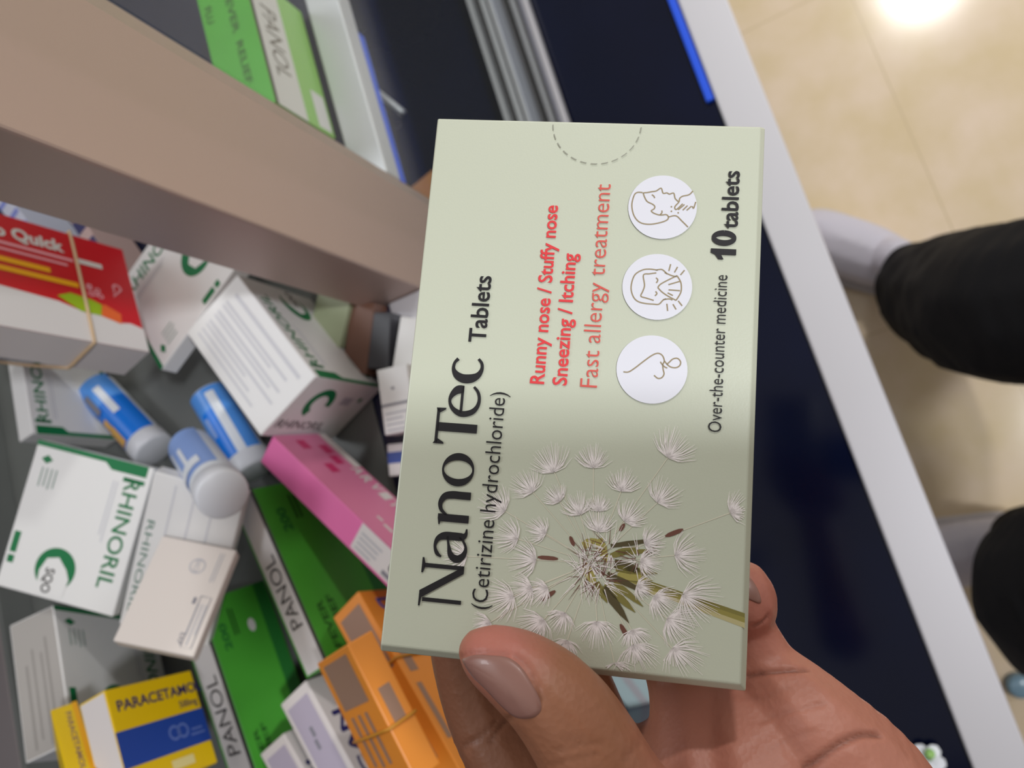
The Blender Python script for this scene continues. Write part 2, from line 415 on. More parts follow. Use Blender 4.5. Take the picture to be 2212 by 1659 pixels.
def nose_carton(key, label, side_text=False, end_logo=False):
    "white carton with a green end stripe, green block lettering and a round green emblem"
    root, d = carton(key, 'medicine_carton', label, 'carton', 'white and green cartons in the tray')
    mb = MB(); p, w, h = face_print(mb, d, '+z')
    p.poly([(0.0, 0), (0.035 * w, 0), (0.035 * w, 0.60 * h), (0.075 * w, 0.66 * h), (0.075 * w, h * 0.955), (0.0, h * 0.955)], GREEN)
    mb.build('end_stripe', root)['label'] = 'dark green end stripe'
    mb = MB(); p, w, h = face_print(mb, d, '+z')
    p.text('RHINORIL', 0.10 * w, 0.80 * h, 0.74 * w, 0.125 * h, GREEN, 0.012)
    p.rect(0.10 * w, 0.775 * h, 0.13 * w, 0.955 * h, GREEN)
    mb.build('lettering', root)['label'] = 'green block lettering'
    mb = MB(); p, w, h = face_print(mb, d, '+z')
    cx, cy, r = 0.80 * w, 0.44 * h, 0.155 * h
    p.disc(cx, cy, r * 1.08, r * 1.08, GREEN)
    p.layer = 2
    p.poly([(cx - r * .62, cy + r * .05), (cx - r * .45, cy - r * .55), (cx + r * .2, cy - r * .8), (cx + r * 1.3, cy - r * .7), (cx + r * 1.3, cy + r * .75), (cx + r * .35, cy + r * .85), (cx - r * .1, cy + r * .6)], WHITE)
    p.layer = 3
    p.text('SQO', cx + r * 0.0, cy - r * 0.45, r * 1.25, r * 0.5, CHAR, 0.02)
    mb.build('emblem', root)['label'] = 'round green emblem'
    mb = MB(); p, w, h = face_print(mb, d, '+z')
    fine_lines(p, 0.14 * w, 0.70 * h, 0.62 * w, 0.76 * h, 2, mat('faint_grey_ink', (204, 203, 209), .5), seed=3)
    mb.build('subtitle_lines', root)['label'] = 'faint grey lines under the lettering'
    mb = MB(); p, w, h = face_print(mb, d, '+z')
    fine_lines(p, 0.17 * w, 0.10 * h, 0.34 * w, 0.26 * h, 4, GREYGREEN, 0.25, seed=4)
    mb.build('small_print', root)['label'] = 'small grey green print'
    mb = MB(); p, w, h = face_print(mb, d, '+z')
    p.poly([(0.085 * w, 0.12 * h), (0.115 * w, 0.17 * h), (0.145 * w, 0.12 * h), (0.115 * w, 0.07 * h)], GREEN)
    mb.build('corner_mark', root)['label'] = 'green corner mark'
    mb = MB(); p, w, h = face_print(mb, d, '+z')
    p.rect(0.62 * w, 0.03 * h, 0.76 * w, 0.085 * h, GREEN)
    p.rect(0.78 * w, 0.03 * h, 0.83 * w, 0.085 * h, GREEN)
    mb.build('edge_bars', root)['label'] = 'green bars along the edge'
    if side_text:
        mb = MB(); q, w2, h2 = face_print(mb, d, '+y')
        for a, b, c2, t2 in ((.10, .92, .80, .05), (.08, .86, .66, .035), (.08, .70, .60, .03), (.08, .88, .50, .035), (.08, .80, .44, .03), (.08, .90, .34, .035), (.08, .6, .28, .03), (.08, .7, .20, .03), (.08, .8, .12, .03)):
            q.rect(a * w2, c2 * h2, b * w2, (c2 + t2) * h2, MATS['faint_grey_ink'])
        mb.build('side_print', root)['label'] = 'faint grey lines on the long side'
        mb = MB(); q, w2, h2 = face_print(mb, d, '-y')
        q.rect(.01 * w2, .03 * h2, .99 * w2, .97 * h2, mat('shade_grey_tone', (158, 152, 148), .5))  # shade on this side painted in as an even grey panel
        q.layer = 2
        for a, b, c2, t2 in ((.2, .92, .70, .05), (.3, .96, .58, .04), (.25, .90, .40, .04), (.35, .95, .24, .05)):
            q.rect(a * w2, c2 * h2, b * w2, (c2 + t2) * h2, mat('shaded_print_ink', (138, 132, 128), .5))
        mb.build('painted_shade', root)['label'] = 'ash grey panel painted as shade on the lower side'
    if end_logo:
        mb = MB(); q, w2, h2 = face_print(mb, d, '-x')
        q.ring(0.34 * w2, 0.60 * h2, 0.13 * h2, 0.24 * h2, GREEN, -10, 250)
        q.text('RHINORIL', 0.06 * w2, 0.16 * h2, 0.62 * w2, 0.13 * h2, CHAR, 0.01, 0)
        q.rect(0.60 * w2, 0.62 * h2, 0.74 * w2, 0.75 * h2, GREYINK)
        q.rect(0.82 * w2, 0.70 * h2, 0.87 * w2, 0.77 * h2, GREEN)
        mb.build('end_print', root)['label'] = 'emblem and lettering on the end flap'
    return root

nose_carton('C', 'white and green carton leaning against the post beside the red carton')
nose_carton('D', 'white and green carton standing on its side above the pink carton', True, True)
nose_carton('E', 'white and green carton lying under the red carton at the left edge')
nose_carton('F', 'white and green carton lying face up, largest lettering and whole emblem showing')
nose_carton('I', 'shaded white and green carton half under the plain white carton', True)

# thin white cartons
root, d = carton('G', 'medicine_carton', 'white carton with pale grey print tucked under the round white tube cap', 'carton', 'plain white cartons in the tray')
mb = MB(); p, w, h = face_print(mb, d, '+z')
p.text('RHINORIL', 0.30 * w, 0.05 * h, 0.6 * w, 0.08 * h, GREYGREEN, 0.0)
fine_lines(p, 0.05 * w, 0.25 * h, 0.85 * w, 0.9 * h, 3, mat('faint_grey_ink', (204, 203, 209), .5), 0.10, seed=5)
mb.build('lettering', root)['label'] = 'faint grey green lettering'
root, d = carton('H', 'medicine_carton', 'blank backed cream white carton with faint grey print lying topmost', 'carton', 'plain white cartons in the tray', mat('cream_card', (222, 212, 206), 0.5))
mb = MB(); p, w, h = face_print(mb, d, '+z')
p.rect(.50 * w, .72 * h, .56 * w, .76 * h, MIDGREY)
p.text('EXP', .82 * w, .74 * h, .10 * w, .06 * h, MIDGREY, 0.01, 0)
fine_lines(p, .55 * w, .80 * h, .92 * w, .95 * h, 3, GREYINK, .3, seed=8)
p.line([(.48 * w, .80 * h), (.94 * w, .80 * h), (.94 * w, .93 * h), (.48 * w, .93 * h), (.48 * w, .80 * h)], .008 * w, MIDGREY)
p.ring(.22 * w, .60 * h, .085 * h, .10 * h, GREYINK)
p.text('BACK', .16 * w, .56 * h, .13 * w, .07 * h, GREYINK)
fine_lines(p, .06 * w, .82 * h, .40 * w, .90 * h, 2, GREYINK, .3, seed=9)
mb.build('small_print', root)['label'] = 'faint grey stamped print'

# yellow and blue carton
root, d = carton('J', 'medicine_carton', 'yellow carton with a royal blue band at the bottom of the heap', 'carton', None, YELLOW)
mb = MB(); p, w, h = face_print(mb, d, '+z')
p.rect(0, .24 * h, w, .585 * h, BLUE)
mb.build('blue_band', root)['label'] = 'royal blue band'
mb = MB(); p, w, h = face_print(mb, d, '+z')
p.layer = 2
p.text('PARACETAMOL', .08 * w, .77 * h, .98 * w, .105 * h, NAVYINK, 0.02)
p.text('500mg', .74 * w, .64 * h, .22 * w, .07 * h, NAVYINK, 0.01)
mb.build('lettering', root)['label'] = 'navy lettering'
mb = MB(); p, w, h = face_print(mb, d, '+z')
p.layer = 2
p.ring(.60 * w, .42 * h, .05 * h, .075 * h, mat('dusty_blue_ink', (96, 120, 190), .45)); p.ring(.70 * w, .42 * h, .05 * h, .075 * h, MATS['dusty_blue_ink'])
p.rect(.78 * w, .34 * h, .95 * w, .36 * h, MATS['dusty_blue_ink']); p.rect(.80 * w, .39 * h, .93 * w, .41 * h, MATS['dusty_blue_ink'])
p.rect(.48 * w, .08 * h, .74 * w, .17 * h, mat('cream_ink', (236, 220, 150), .45))
mb.build('small_print', root)
mb = MB(); p, w, h = face_print(mb, d, '-x')
p.rect(0.02 * w, .06 * h, .98 * w, .97 * h, PINKWHITE)
mb.build('end_flap', root)['label'] = 'bare white end flap'
root, d = carton('K', 'medicine_carton', 'narrow yellow carton with navy side lettering left of the blue banded one', 'carton', None, YELLOW)
mb = MB(); p, w, h = face_print(mb, d, '+z')
p.text('PARACETAMOL', .10 * w, .50 * h, .70 * w, .20 * h, TAUPE, 0.02)
mb.build('lettering', root)['label'] = 'dull side lettering'
mb = MB(); p, w, h = face_print(mb, d, '+z')
p.rect(0.0, .80 * h, w, h, AMBER)
mb.build('edge_band', root)['label'] = 'bright amber edge'

# green cartons with a white name strip
def green_carton(key, label, strip='+z', side='-y', reverse=False):
    root, d = carton(key, 'medicine_carton', label, 'carton', 'green cartons with a white name strip', PANGREEN)
    mb = MB(); p, w, h = face_print(mb, d, strip)
    p.rect(0.01 * w, .10 * h, .985 * w, .90 * h, STRIPWHITE)
    mb.build('name_strip', root)['label'] = 'white name strip'
    mb = MB(); p, w, h = face_print(mb, d, strip)
    p.layer = 2
    p.rect(0, -.03 * h, w, .10 * h, CHAR)
    p.text('PANOL', .24 * w, .27 * h, .40 * w, .46 * h, CHAR, 0.0)
    mb.build('lettering', root)['label'] = 'charcoal lettering'
    mb = MB(); p, w, h = face_print(mb, d, side)
    p.text('FEVER', .06 * w, .80 * h, .26 * w, .07 * h, PANINK, 0.02)
    p.text('RELIEF', .05 * w, .68 * h, .28 * w, .07 * h, PANINK, 0.02)
    fine_lines(p, .04 * w, .46 * h, .20 * w, .62 * h, 3, PANINK, .5, seed=11)
    p.text('200', .72 * w, .76 * h, .14 * w, .10 * h, PANDARK, 0.03)
    fine_lines(p, .78 * w, .60 * h, .94 * w, .70 * h, 2, PANINK, .5, seed=12)
    p.rect(0, .02 * h, w, .20 * h, PANDARK)
    p.disc(.80 * w, .40 * h, .035 * w, .055 * h, STRIPWHITE, 20)
    mb.build('side_print', root)['label'] = 'dark green print'
    return root
green_carton('L', 'green carton with white name strip lying just below the pink carton')
green_carton('M', 'green carton with white name strip nearest the blue banded yellow carton')
# the green carton behind the post
root, d = carton('Q', 'medicine_carton', 'green carton with white name strip beyond the post on the railed shelf', 'carton', 'green cartons with a white name strip', LIME)
mb = MB(); p, w, h = face_print(mb, d, '+z')
p.rect(0, .05 * h, w, .52 * h, STRIPWHITE)
p.rect(.70 * w, .72 * h, .975 * w, .95 * h, STRIPWHITE)
mb.build('name_strip', root)['label'] = 'white name strip'
mb = MB(); p, w, h = face_print(mb, d, '+z')
p.layer = 2
p.text('PANOL', .24 * w, .17 * h, .52 * w, .24 * h, mat('warm_grey_ink', (120, 110, 106), .5), 0.0)
p.rect(0, 0, w, .05 * h, CHAR)
mb.build('lettering', root)['label'] = 'grey lettering'
mb = MB(); p, w, h = face_print(mb, d, '-y')
p.rect(0, 0, w, h, PANGREEN)
p.layer = 2
p.text('FLU', .16 * w, .10 * h, .12 * w, .14 * h, PANINK, 0.02)
p.text('FEVER', .14 * w, .55 * h, .30 * w, .14 * h, PANINK, 0.02)
p.text('RELIEF', .50 * w, .55 * h, .30 * w, .14 * h, PANINK, 0.02)
mb.build('top_print', root)['label'] = 'dark green top panel'

# pink carton
root, d = carton('N', 'medicine_carton', 'pink carton with a white address label lying against the held box', 'carton', None, PINK)
mb = MB(); p, w, h = face_print(mb, d, '+z')
p.rect(0.0, 0.0, w, h, ROSE)
p.layer = 2
p.rect(0.0, .86 * h, .30 * w, h, PINKWHITE)
for i in range(7): p.text('ARVITA'[i % 6], .30 * w + i * .07 * w, .76 * h, .055 * w, .2 * h, STRIPWHITE, .02)
for a, b in ((.06, .30), (.11, .62), (.20, .60), (.26, .36)): p.rect(a * w - .012 * w, b * h, a * w + .06 * w, (b + .16) * h, CERISE)
p.rect(.66 * w, .30 * h, .70 * w, .34 * h, STRIPWHITE); p.rect(.72 * w, .26 * h, .78 * w, .31 * h, STRIPWHITE)
mb.build('front_print', root)['label'] = 'rose panel with cerise marks and white letters'
mb = MB(); p, w, h = face_print(mb, d, '-y')
p.rect(.68 * w, .10 * h, .97 * w, .98 * h, STRIPWHITE)
p.layer = 2
fine_lines(p, .70 * w, .2 * h, .84 * w, .85 * h, 4, GREYINK, .35, seed=14)
p.disc(.915 * w, .55 * h, .014 * w, .14 * h, CHAR, 16)
p.rect(.88 * w, .18 * h, .94 * w, .32 * h, MIDGREY)
mb.build('address_label', root)['label'] = 'white address label'

# orange cartons
def orange_carton(key, label, far):
    root, d = carton(key, 'medicine_carton', label, 'carton', 'orange cartons held by a rubber band', ORANGE)
    mb = MB(); p, w, h = face_print(mb, d, '-y')
    p.rect(.05 * w, .14 * h, .40 * w, .86 * h, TAUPE)
    fine_lines(p, .46 * w, .2 * h, .92 * w, .8 * h, 3, TAUPE, .4, seed=16)
    q, w, h = face_print(mb, d, '+z')
    if far:
        q.text('DOL', .05 * w, .30 * h, .22 * w, .36 * h, BLUE, .02)
        q.rect(.30 * w, .14 * h, .46 * w, .34 * h, TAUPE); q.rect(.52 * w, .12 * h, .80 * w, .24 * h, TAUPE)
        q.rect(.62 * w, .66 * h, .76 * w, .98 * h, mat('ice_blue_label', (176, 196, 230), .4))
        q.disc(.84 * w, .40 * h, .03 * w, .12 * h, MATS['mid_blue_label'], 18)
    else:
        q.rect(.36 * w, .25 * h, .62 * w, .7 * h, TAUPE)
    mb.build('printed_panels', root)['label'] = 'taupe printed panels'
orange_carton('O1', 'larger orange carton reaching behind the index finger', True)
orange_carton('O2', 'smaller orange carton beside the two lilac printed white ones', False)

# lilac printed white cartons
def lilac_carton(key, label):
    root, d = carton(key, 'medicine_carton', label, 'carton', 'lilac printed white cartons', PINKWHITE)
    mb = MB(); p, w, h = face_print(mb, d, '-y')
    p.rect(.08 * w, .12 * h, .96 * w, .86 * h, LILAC)
    p.layer = 2
    p.rect(.30 * w, .44 * h, .38 * w, .54 * h, MIDGREY); p.rect(.40 * w, .40 * h, .48 * w, .50 * h, MIDGREY)
    mb.build('lilac_panel', root)['label'] = 'lilac panel'
    mb = MB(); p, w, h = face_print(mb, d, '+z')
    p.text('GAN', .86 * w, .78 * h, .56 * w, .50 * h, NAVYINK, .03, 180)
    mb.build('lettering', root)['label'] = 'navy lettering'
lilac_carton('P1', 'lilac printed white carton with navy letters next to the smaller orange carton')
lilac_carton('P2', 'lilac printed white carton at the bottom edge beside the green carton')

# red carton with white base, and the small white carton banded to it
root, d = carton('R', 'medicine_carton', 'large red carton with white base under the aluminium post', 'carton', None, CARDRED)
mb = MB(); p, w, h = face_print(mb, d, '+z')
p.poly([(0, 0), (w, 0), (w, .21 * h), (.92 * w, .24 * h), (.84 * w, .22 * h), (.74 * w, .27 * h), (.66 * w, .25 * h), (.5 * w, .31 * h), (0, .36 * h)], STRIPWHITE)
p.layer = 2
p.poly([(.62 * w, .26 * h), (.74 * w, .255 * h), (.76 * w, .36 * h), (.70 * w, .39 * h), (.58 * w, .41 * h), (.5 * w, .36 * h)], LIMEINK)
p.poly([(.74 * w, .255 * h), (.86 * w, .215 * h), (.87 * w, .31 * h), (.78 * w, .37 * h), (.755 * w, .36 * h)], ORANGEINK)
q, w2, h2 = face_print(mb, d, '-y')
q.rect(0, 0, w2, h2, PINKWHITE)
mb.build('white_base', root)['label'] = 'white base with lime and orange waves'
mb = MB(); p, w, h = face_print(mb, d, '+z')
p.layer = 2
p.text('no Quick', .16 * w, .79 * h, .44 * w, .11 * h, STRIPWHITE, .04)
p.rect(.10 * w, .715 * h, .64 * w, .74 * h, mat('rose_white_ink', (236, 160, 172), .45)); p.rect(.66 * w, .72 * h, .82 * w, .765 * h, STRIPWHITE)
p.rect(.10 * w, .66 * h, .60 * w, .68 * h, MATS['rose_white_ink'])
p.rect(.10 * w, .555 * h, .49 * w, .60 * h, AMBER); p.rect(.08 * w, .475 * h, .64 * w, .52 * h, AMBER)
mb.build('lettering', root)['label'] = 'white and amber lettering'
mb = MB(); p, w, h = face_print(mb, d, '+z')
p.layer = 2
rw = MATS['rose_white_ink']
for i in range(6):
    a = random.uniform(.70, .80) * w; b = random.uniform(.43, .60) * h
    p.ring(a, b, .010 * w, .018 * w, rw, 0, 360, 12)
p.ring(.885 * w, .56 * h, .018 * w, .03 * w, rw, -40, 230, 20); p.line([(.865 * w, .545 * h), (.85 * w, .47 * h), (.905 * w, .545 * h)], .01 * w, rw)
mb.build('drawings', root)['label'] = 'pale outline drawings'
root, d = carton('S2', 'medicine_carton', 'small white carton strapped in front of the red one', 'carton', None, WHITE, 0.002)
mb = MB(); p, w, h = face_print(mb, d, '+z')
p.rect(.30 * w, .35 * h, .86 * w, .42 * h, GREYINK); p.rect(.05 * w, .40 * h, .60 * w, .46 * h, GREYINK)
q, w2, h2 = face_print(mb, d, '-y')
q.rect(.30 * w2, .62 * h2, .80 * w2, .72 * h2, mat('dull_pink_ink', (196, 120, 136), .5)); q.rect(.20 * w2, .35 * h2, .70 * w2, .42 * h2, MATS['dull_pink_ink'])
mb.build('small_print', root)['label'] = 'grey and pink print'

# striped cartons behind the red one
def slabbox(name, label, cat, centre, dims, yaw, m, group=None, bevel=0.0006, pitch=0.0):
    mw = Matrix.Translation(centre) @ Matrix.Rotation(yaw, 4, 'Z') @ Matrix.Rotation(pitch, 4, 'X')
    root = empty(name, mw, label, cat, group)
    mb = MB(); mb.box([-x / 2 for x in dims], [x / 2 for x in dims], m); mb.build('carton_body', root, bevel=bevel)
    return root, dims
def aimed(name, label, cat, quad, zt, thick, m, group=None):
    "a carton lying level whose top face covers the four ground points seen at quad (start, end, far...)"
    P = [atz(x, y, zt) for x, y in quad]
    c = sum(P, Vector()) / 4
    ex = ((P[1] - P[0]) + (P[2] - P[3])) / 2; ey = ((P[3] - P[0]) + (P[2] - P[1])) / 2
    yaw = math.atan2(ex.y, ex.x)
    return slabbox(name, label, cat, (c.x, c.y, zt - thick / 2), (ex.length, abs(ey.length), thick), yaw, m, group)
root, d = aimed('medicine_carton', 'pale lilac striped carton showing above the red one', 'carton', [(-40, 440), (-40, 470), (92, 500), (130, 474)], 1.062, 0.04, mat('ice_lilac_card', (206, 208, 228), .4))
mb = MB(); p, w, h = face_print(mb, d, '+z')
for i in range(5): p.rect(.02 * w, (.05 + .19 * i) * h, .98 * w, (.11 + .19 * i) * h, mat('periwinkle_ink', (130, 140, 214), .45))
mb.build('stripes', root)['label'] = 'periwinkle stripes'
root, d = aimed('medicine_carton', 'navy and pink striped carton between red carton and post', 'carton', [(118, 480), (105, 505), (262, 548), (285, 528)], 1.056, 0.035, mat('dusty_pink_card', (196, 166, 164), .45))
mb = MB(); p, w, h = face_print(mb, d, '+z')
for a, b in ((.25, .40), (.52, .70), (.74, .92)): p.rect(.02 * w, a * h, .98 * w, b * h, NAVYINK)
mb.build('stripes', root)['label'] = 'navy stripes'

# things beyond the tray, close to the shelf rail
root, d = aimed('medicine_carton', 'long plain white carton close to the shelf rail left of the held box', 'carton', [(828, 682), (884, 697), (915, 905), (868, 905)], SZ + .014, .0158, WHITE, 'white cartons by the shelf rail')
mb = MB(); p, w, h = face_print(mb, d, '+z'); fine_lines(p, .2 * w, .1 * h, .8 * w, .5 * h, 4, GREYINK, .3, seed=21); mb.build('small_print', root)
root, d = aimed('medicine_carton', 'short white carton with grey lines on top of the long plain one', 'carton', [(815, 798), (872, 788), (905, 925), (830, 943)], SZ + .0265, .012, WHITE, 'white cartons by the shelf rail')
mb = MB(); p, w, h = face_print(mb, d, '+z'); p.rect(.02 * w, .42 * h, .98 * w, .46 * h, MIDGREY); p.rect(.4 * w, .66 * h, .5 * w, .70 * h, MIDGREY); fine_lines(p, .1 * w, .05 * h, .9 * w, .38 * h, 4, GREYINK, .3, seed=22); mb.build('small_print', root)
root, d = aimed('medicine_carton', 'dark charcoal carton lying between the brown carton and white ones', 'carton', [(780, 672), (828, 685), (856, 785), (812, 800)], SZ + .012, .0138, mat('charcoal_card', (62, 62, 68), .45))
root, d = aimed('medicine_carton', 'brown carton in shadow at the foot of the post', 'carton', [(722, 655), (780, 664), (820, 800), (775, 800)], SZ + .0125, .0142, mat('brown_card', (110, 76, 62), .5))
root, d = aimed('medicine_carton', 'small blue and white carton peeping out left of the held box', 'carton', [(838, 960), (885, 955), (890, 1025), (838, 1030)], SZ + .016, .0178, WHITE)
mb = MB(); p, w, h = face_print(mb, d, '+z'); p.rect(0, .40 * h, w, .75 * h, BLUE); mb.build('blue_band', root)['label'] = 'blue band'
root, d = aimed('medicine_carton', 'olive green carton in shadow behind the white and green one by the post', 'carton', [(655, 610), (735, 640), (760, 740), (700, 735)], SZ + .016, .0162, mat('olive_card', (150, 158, 128), .5))

# tubes
def tube(label, cap_px, cap_dep, far_px, far_dep, r, pattern):
    a = at(*cap_px, cap_dep); b = at(*far_px, far_dep)
    ax = (b - a); L = ax.length
    up = -(M @ Vector((0, 0, -1)))                       # turn the label towards the room
    z = ax.normalized(); x = (up - z * up.dot(z)).normalized(); y = z.cross(x)
    mw = Matrix.Translation(a) @ Matrix((x, y, z)).transposed().to_4x4()
    root = empty('tablet_tube', mw, label, 'tube', 'effervescent tablet tubes')
    def lathe(prof, m, name, n=40, a0=0, a1=2 * PI, lab=None):
        mb = MB(); full = a1 - a0 > 6.28
        cols = n if full else n + 1
        vs = [(rr * math.cos(a0 + (a1 - a0) * k / n), rr * math.sin(a0 + (a1 - a0) * k / n), zz) for rr, zz in prof for k in range(cols)]
        fs = []
        for i in range(len(prof) - 1):
            for k in range(n):
                k2 = (k + 1) % cols
                fs.append((i * cols + k, i * cols + k2, (i + 1) * cols + k2, (i + 1) * cols + k))
        mb.mesh(vs, fs, m); o = mb.build(name, root, smooth=True, recalc=full)
        if lab: o['label'] = lab
        return o
    lathe([(0.0001, .006), (r * .93, .006), (r * .94, .012), (r * .94, L - .004), (r * .86, L), (0.0001, L)], SKIN_W, 'tube_body')
    lathe([(0.0001, 0), (r * .90, 0), (r * .985, .0008), (r, .002), (r, .011), (r * .94, .0118)], CAPW, 'cap', lab='white round cap')
    for i, (s0, s1, d0, d1, m, nm, lb) in enumerate(pattern):
        rr = r * .94 + .00015 * (1 + i)
        lathe([(rr, L * s0), (rr, L * (s0 + s1) / 2), (rr, L * s1)], m, nm, 16, math.radians(d0), math.radians(d1), lb)
TR = 0.0131
tube('white tube with blue label and tan patch lying left of the other two', (335, 975), .4865, (207, 838), .512, TR,
     [(.15, .98, -70, 80, TUBEBLUE, 'label_band', 'bright blue label'), (.66, .98, -66, 76, MIDBLUE, 'label_end', 'mid blue label end'), (.48, .85, 12, 34, SKIN_W, 'label_text', 'white lettering block'), (.18, .40, -46, -16, TAN, 'label_patch', 'tan patch'), (.40, .52, -40, -18, TAN, 'label_patch', 'tan patch'), (.60, .85, -30, -10, MIDGREY, 'label_text', 'grey lettering block')])
tube('white tube with bright blue stripe lying under the white and green carton', (552, 1020), .4555, (452, 850), .4735, TR,
     [(.13, .98, -70, 80, MIDBLUE, 'label_band', 'mid blue label'), (.15, .92, 8, 34, SKIN_W, 'label_stripe', 'white stripe'), (.2, .74, -34, 4, TUBEBLUE, 'label_stripe', 'bright blue stripe'), (.45, .68, -32, -18, PALEBLUE, 'label_text', 'pale lettering block')])
tube('pale blue labelled tube with its round white cap facing the camera', (482, 1070), .358, (412, 966), .418, .0123,
     [(.24, .98, -75, 75, PALEBLUE, 'label_band', 'pale blue label'), (.32, .85, -30, -18, SKIN_W, 'label_text', 'white lettering strokes'), (.30, .72, 2, 14, SKIN_W, 'label_text', 'white lettering strokes'), (.30, .42, -50, 40, SKIN_W, 'label_text', 'white lettering strokes')])

# rubber bands
def convex(pts):
    pts = sorted(set((round(x, 6), round(y, 6)) for x, y in pts))
    def half(ps):
        h = []
        for p in ps:
            while len(h) > 1 and (h[-1][0] - h[-2][0]) * (p[1] - h[-2][1]) - (h[-1][1] - h[-2][1]) * (p[0] - h[-2][0]) <= 0: h.pop()
            h.append(p)
        return h
    a = half(pts); b = half(pts[::-1])
    return a[:-1] + b[:-1]
def band(keys, ref, fx, r, m, label, skew=0.0):
    t, d, R = POSE[ref]; mw = pose_mw(R, t); inv = mw.inverted()
    xs = (fx - .5) * d[0]; n = Vector((1, skew, 0)).normalized(); o = Vector((xs, 0, 0))
    pts = []
    for k in keys:
        tk, dk, Rk = POSE[k]; mk = inv @ pose_mw(Rk, tk)
        C = [mk @ Vector((sx * dk[0] / 2, sy * dk[1] / 2, sz * dk[2] / 2)) for sx in (-1, 1) for sy in (-1, 1) for sz in (-1, 1)]
        for i in range(8):
            for b in (1, 2, 4):
                j = i ^ b
                if j > i:
                    a_, b_ = (C[i] - o).dot(n), (C[j] - o).dot(n)
                    if a_ * b_ < 0:
                        q = C[i].lerp(C[j], a_ / (a_ - b_)); pts.append((q.y, q.z))
    h = convex(pts)
    cx = sum(p[0] for p in h) / len(h); cy = sum(p[1] for p in h) / len(h)
    loop = []
    for i in range(len(h)):
        a, b = h[i], h[(i + 1) % len(h)]
        for k in range(6):
            f = k / 6; y = a[0] + (b[0] - a[0]) * f; z = a[1] + (b[1] - a[1]) * f
            l = math.hypot(y - cx, z - cy); y += (y - cx) / l * r * 1.25; z += (z - cy) / l * r * 1.25
            loop.append(mw @ Vector((xs - skew * y, y, z)))
    mb = MB(); tube_along(mb, loop, r, m, 8, True)
    tag(mb.build('rubber_band', None, smooth=True), label, 'rubber band', 'rubber bands round cartons')
band(['O1'], 'O1', .38, .0007, mat('amber_rubber', (196, 134, 40), .5), 'amber rubber band round the larger orange carton')
band(['O2'], 'O2', .62, .0007, MATS['amber_rubber'], 'amber rubber band round the smaller orange carton')
band(['R', 'S2'], 'R', .655, .0009, mat('buff_rubber', (206, 176, 140), .5), 'buff rubber band strapping the small white carton to the red one')

# small things on counter and floor
mb = MB(); a = atz(810, 195, CT + .002); b = atz(871, 244, CT + .002)  # pale rod modelled in place of a reflection in the door glass
tube_along(mb, [a, b], .0035, ALUW, 10)
tag(mb.build('reflection_rod', None, smooth=True), 'short pale rod standing in for a reflection in the door glass', 'glint')
root, d = aimed('medicine_carton', 'tan orange carton low on the counter beside the post and held box', 'carton', [(862, 424), (930, 372), (985, 440), (915, 500)], CT + .05, .053, mat('tan_card', (190, 130, 84), .5))
def flower():
    c = atz(2008, 1648, CT + .01)
    root = empty('jasmine_sprig', Matrix.Translation((c.x, c.y, CT - .004)), 'white and green flower sprig lying on the navy counter by the palm', 'flower')
    mb = MB()
    for k in range(5):
        a = 2 * PI * k / 5 + .4
        u = Vector((math.cos(a), math.sin(a), .5)).normalized(); s = Vector((-math.sin(a), math.cos(a), 0))
        P = [Vector((0, 0, .006)) + u * (.014 * f) + s * (.0055 * w) + Vector((0, 0, -.006 * f * f)) for f, w in ((0, -.2), (.5, -1), (.85, -.7), (1, 0), (.85, .7), (.5, 1), (0, .2))]
        Q = [p - Vector((0, 0, .0008)) for p in P]
        mb.poly(P, mat('petal_white', (226, 228, 236), .5)); mb.poly(Q[::-1], MATS['petal_white'])
        for i in range(7): mb.poly([P[i], Q[i], Q[(i + 1) % 7], P[(i + 1) % 7]], MATS['petal_white'])
    mb.build('petals', root)
    mb = MB(); tube_along(mb, [Vector((0, 0, .003)), Vector((.004, -.002, .009)), Vector((.006, -.003, .012))], .0035, mat('sprig_green', (150, 196, 110), .5), 8)
    mb.build('bud', root, smooth=True)
    mb = MB(); tube_along(mb, [Vector((0, 0, .004)), Vector((-.012, .003, .002)), Vector((-.022, .008, .0014))], .0012, MATS['sprig_green'], 8)
    mb.build('stem', root, smooth=True)
flower()
c = atz(1374, 1496, CT + .01)
root, d = slabbox('plastic_clip', 'pale teal plastic clip on the counter seen through the gap between thumb and palm', 'clip', Vector((c.x, c.y, CT + .002)), (.075, .034, .012), .4, mat('pale_teal_plastic', (176, 196, 200), .3), None, .002)
mb = MB(); p, w, h = face_print(mb, d, '+z'); p.rect(.1 * w, .4 * h, .9 * w, .6 * h, ALUW); mb.build('clip_rib', root)
def bottle_cap():
    c = atz(2203, 1482, .012)
    root = empty('bottle_cap', Matrix.Translation((c.x, c.y, 0)), 'small blue grey plastic cap on the floor at the right edge', 'cap')
    mb = MB(); n = 28
    prof = [(.0001, .022), (.012, .022), (.0165, .019), (.018, .014), (.018, 0), (.0155, 0), (.0155, .012), (.0001, .014)]
    vs = [(r * math.cos(2 * PI * k / n), r * math.sin(2 * PI * k / n), z) for r, z in prof for k in range(n)]
    fs = [(i * n + k, i * n + (k + 1) % n, (i + 1) * n + (k + 1) % n, (i + 1) * n + k) for i in range(len(prof) - 1) for k in range(n)]
    mb.mesh(vs, fs, mat('blue_grey_plastic', (120, 150, 168), .25)); mb.build('cap_shell', root, smooth=True, recalc=True)
    mb = MB()
    for k in range(0, n): 
        a = 2 * PI * k / n
        mb.box((-.0004 + .0182 * math.cos(a), -.0004 + .0182 * math.sin(a), .001), (.0004 + .0182 * math.cos(a), .0004 + .0182 * math.sin(a), .013), MATS['blue_grey_plastic'])
    mb.build('grip_ridges', root)
bottle_cap()
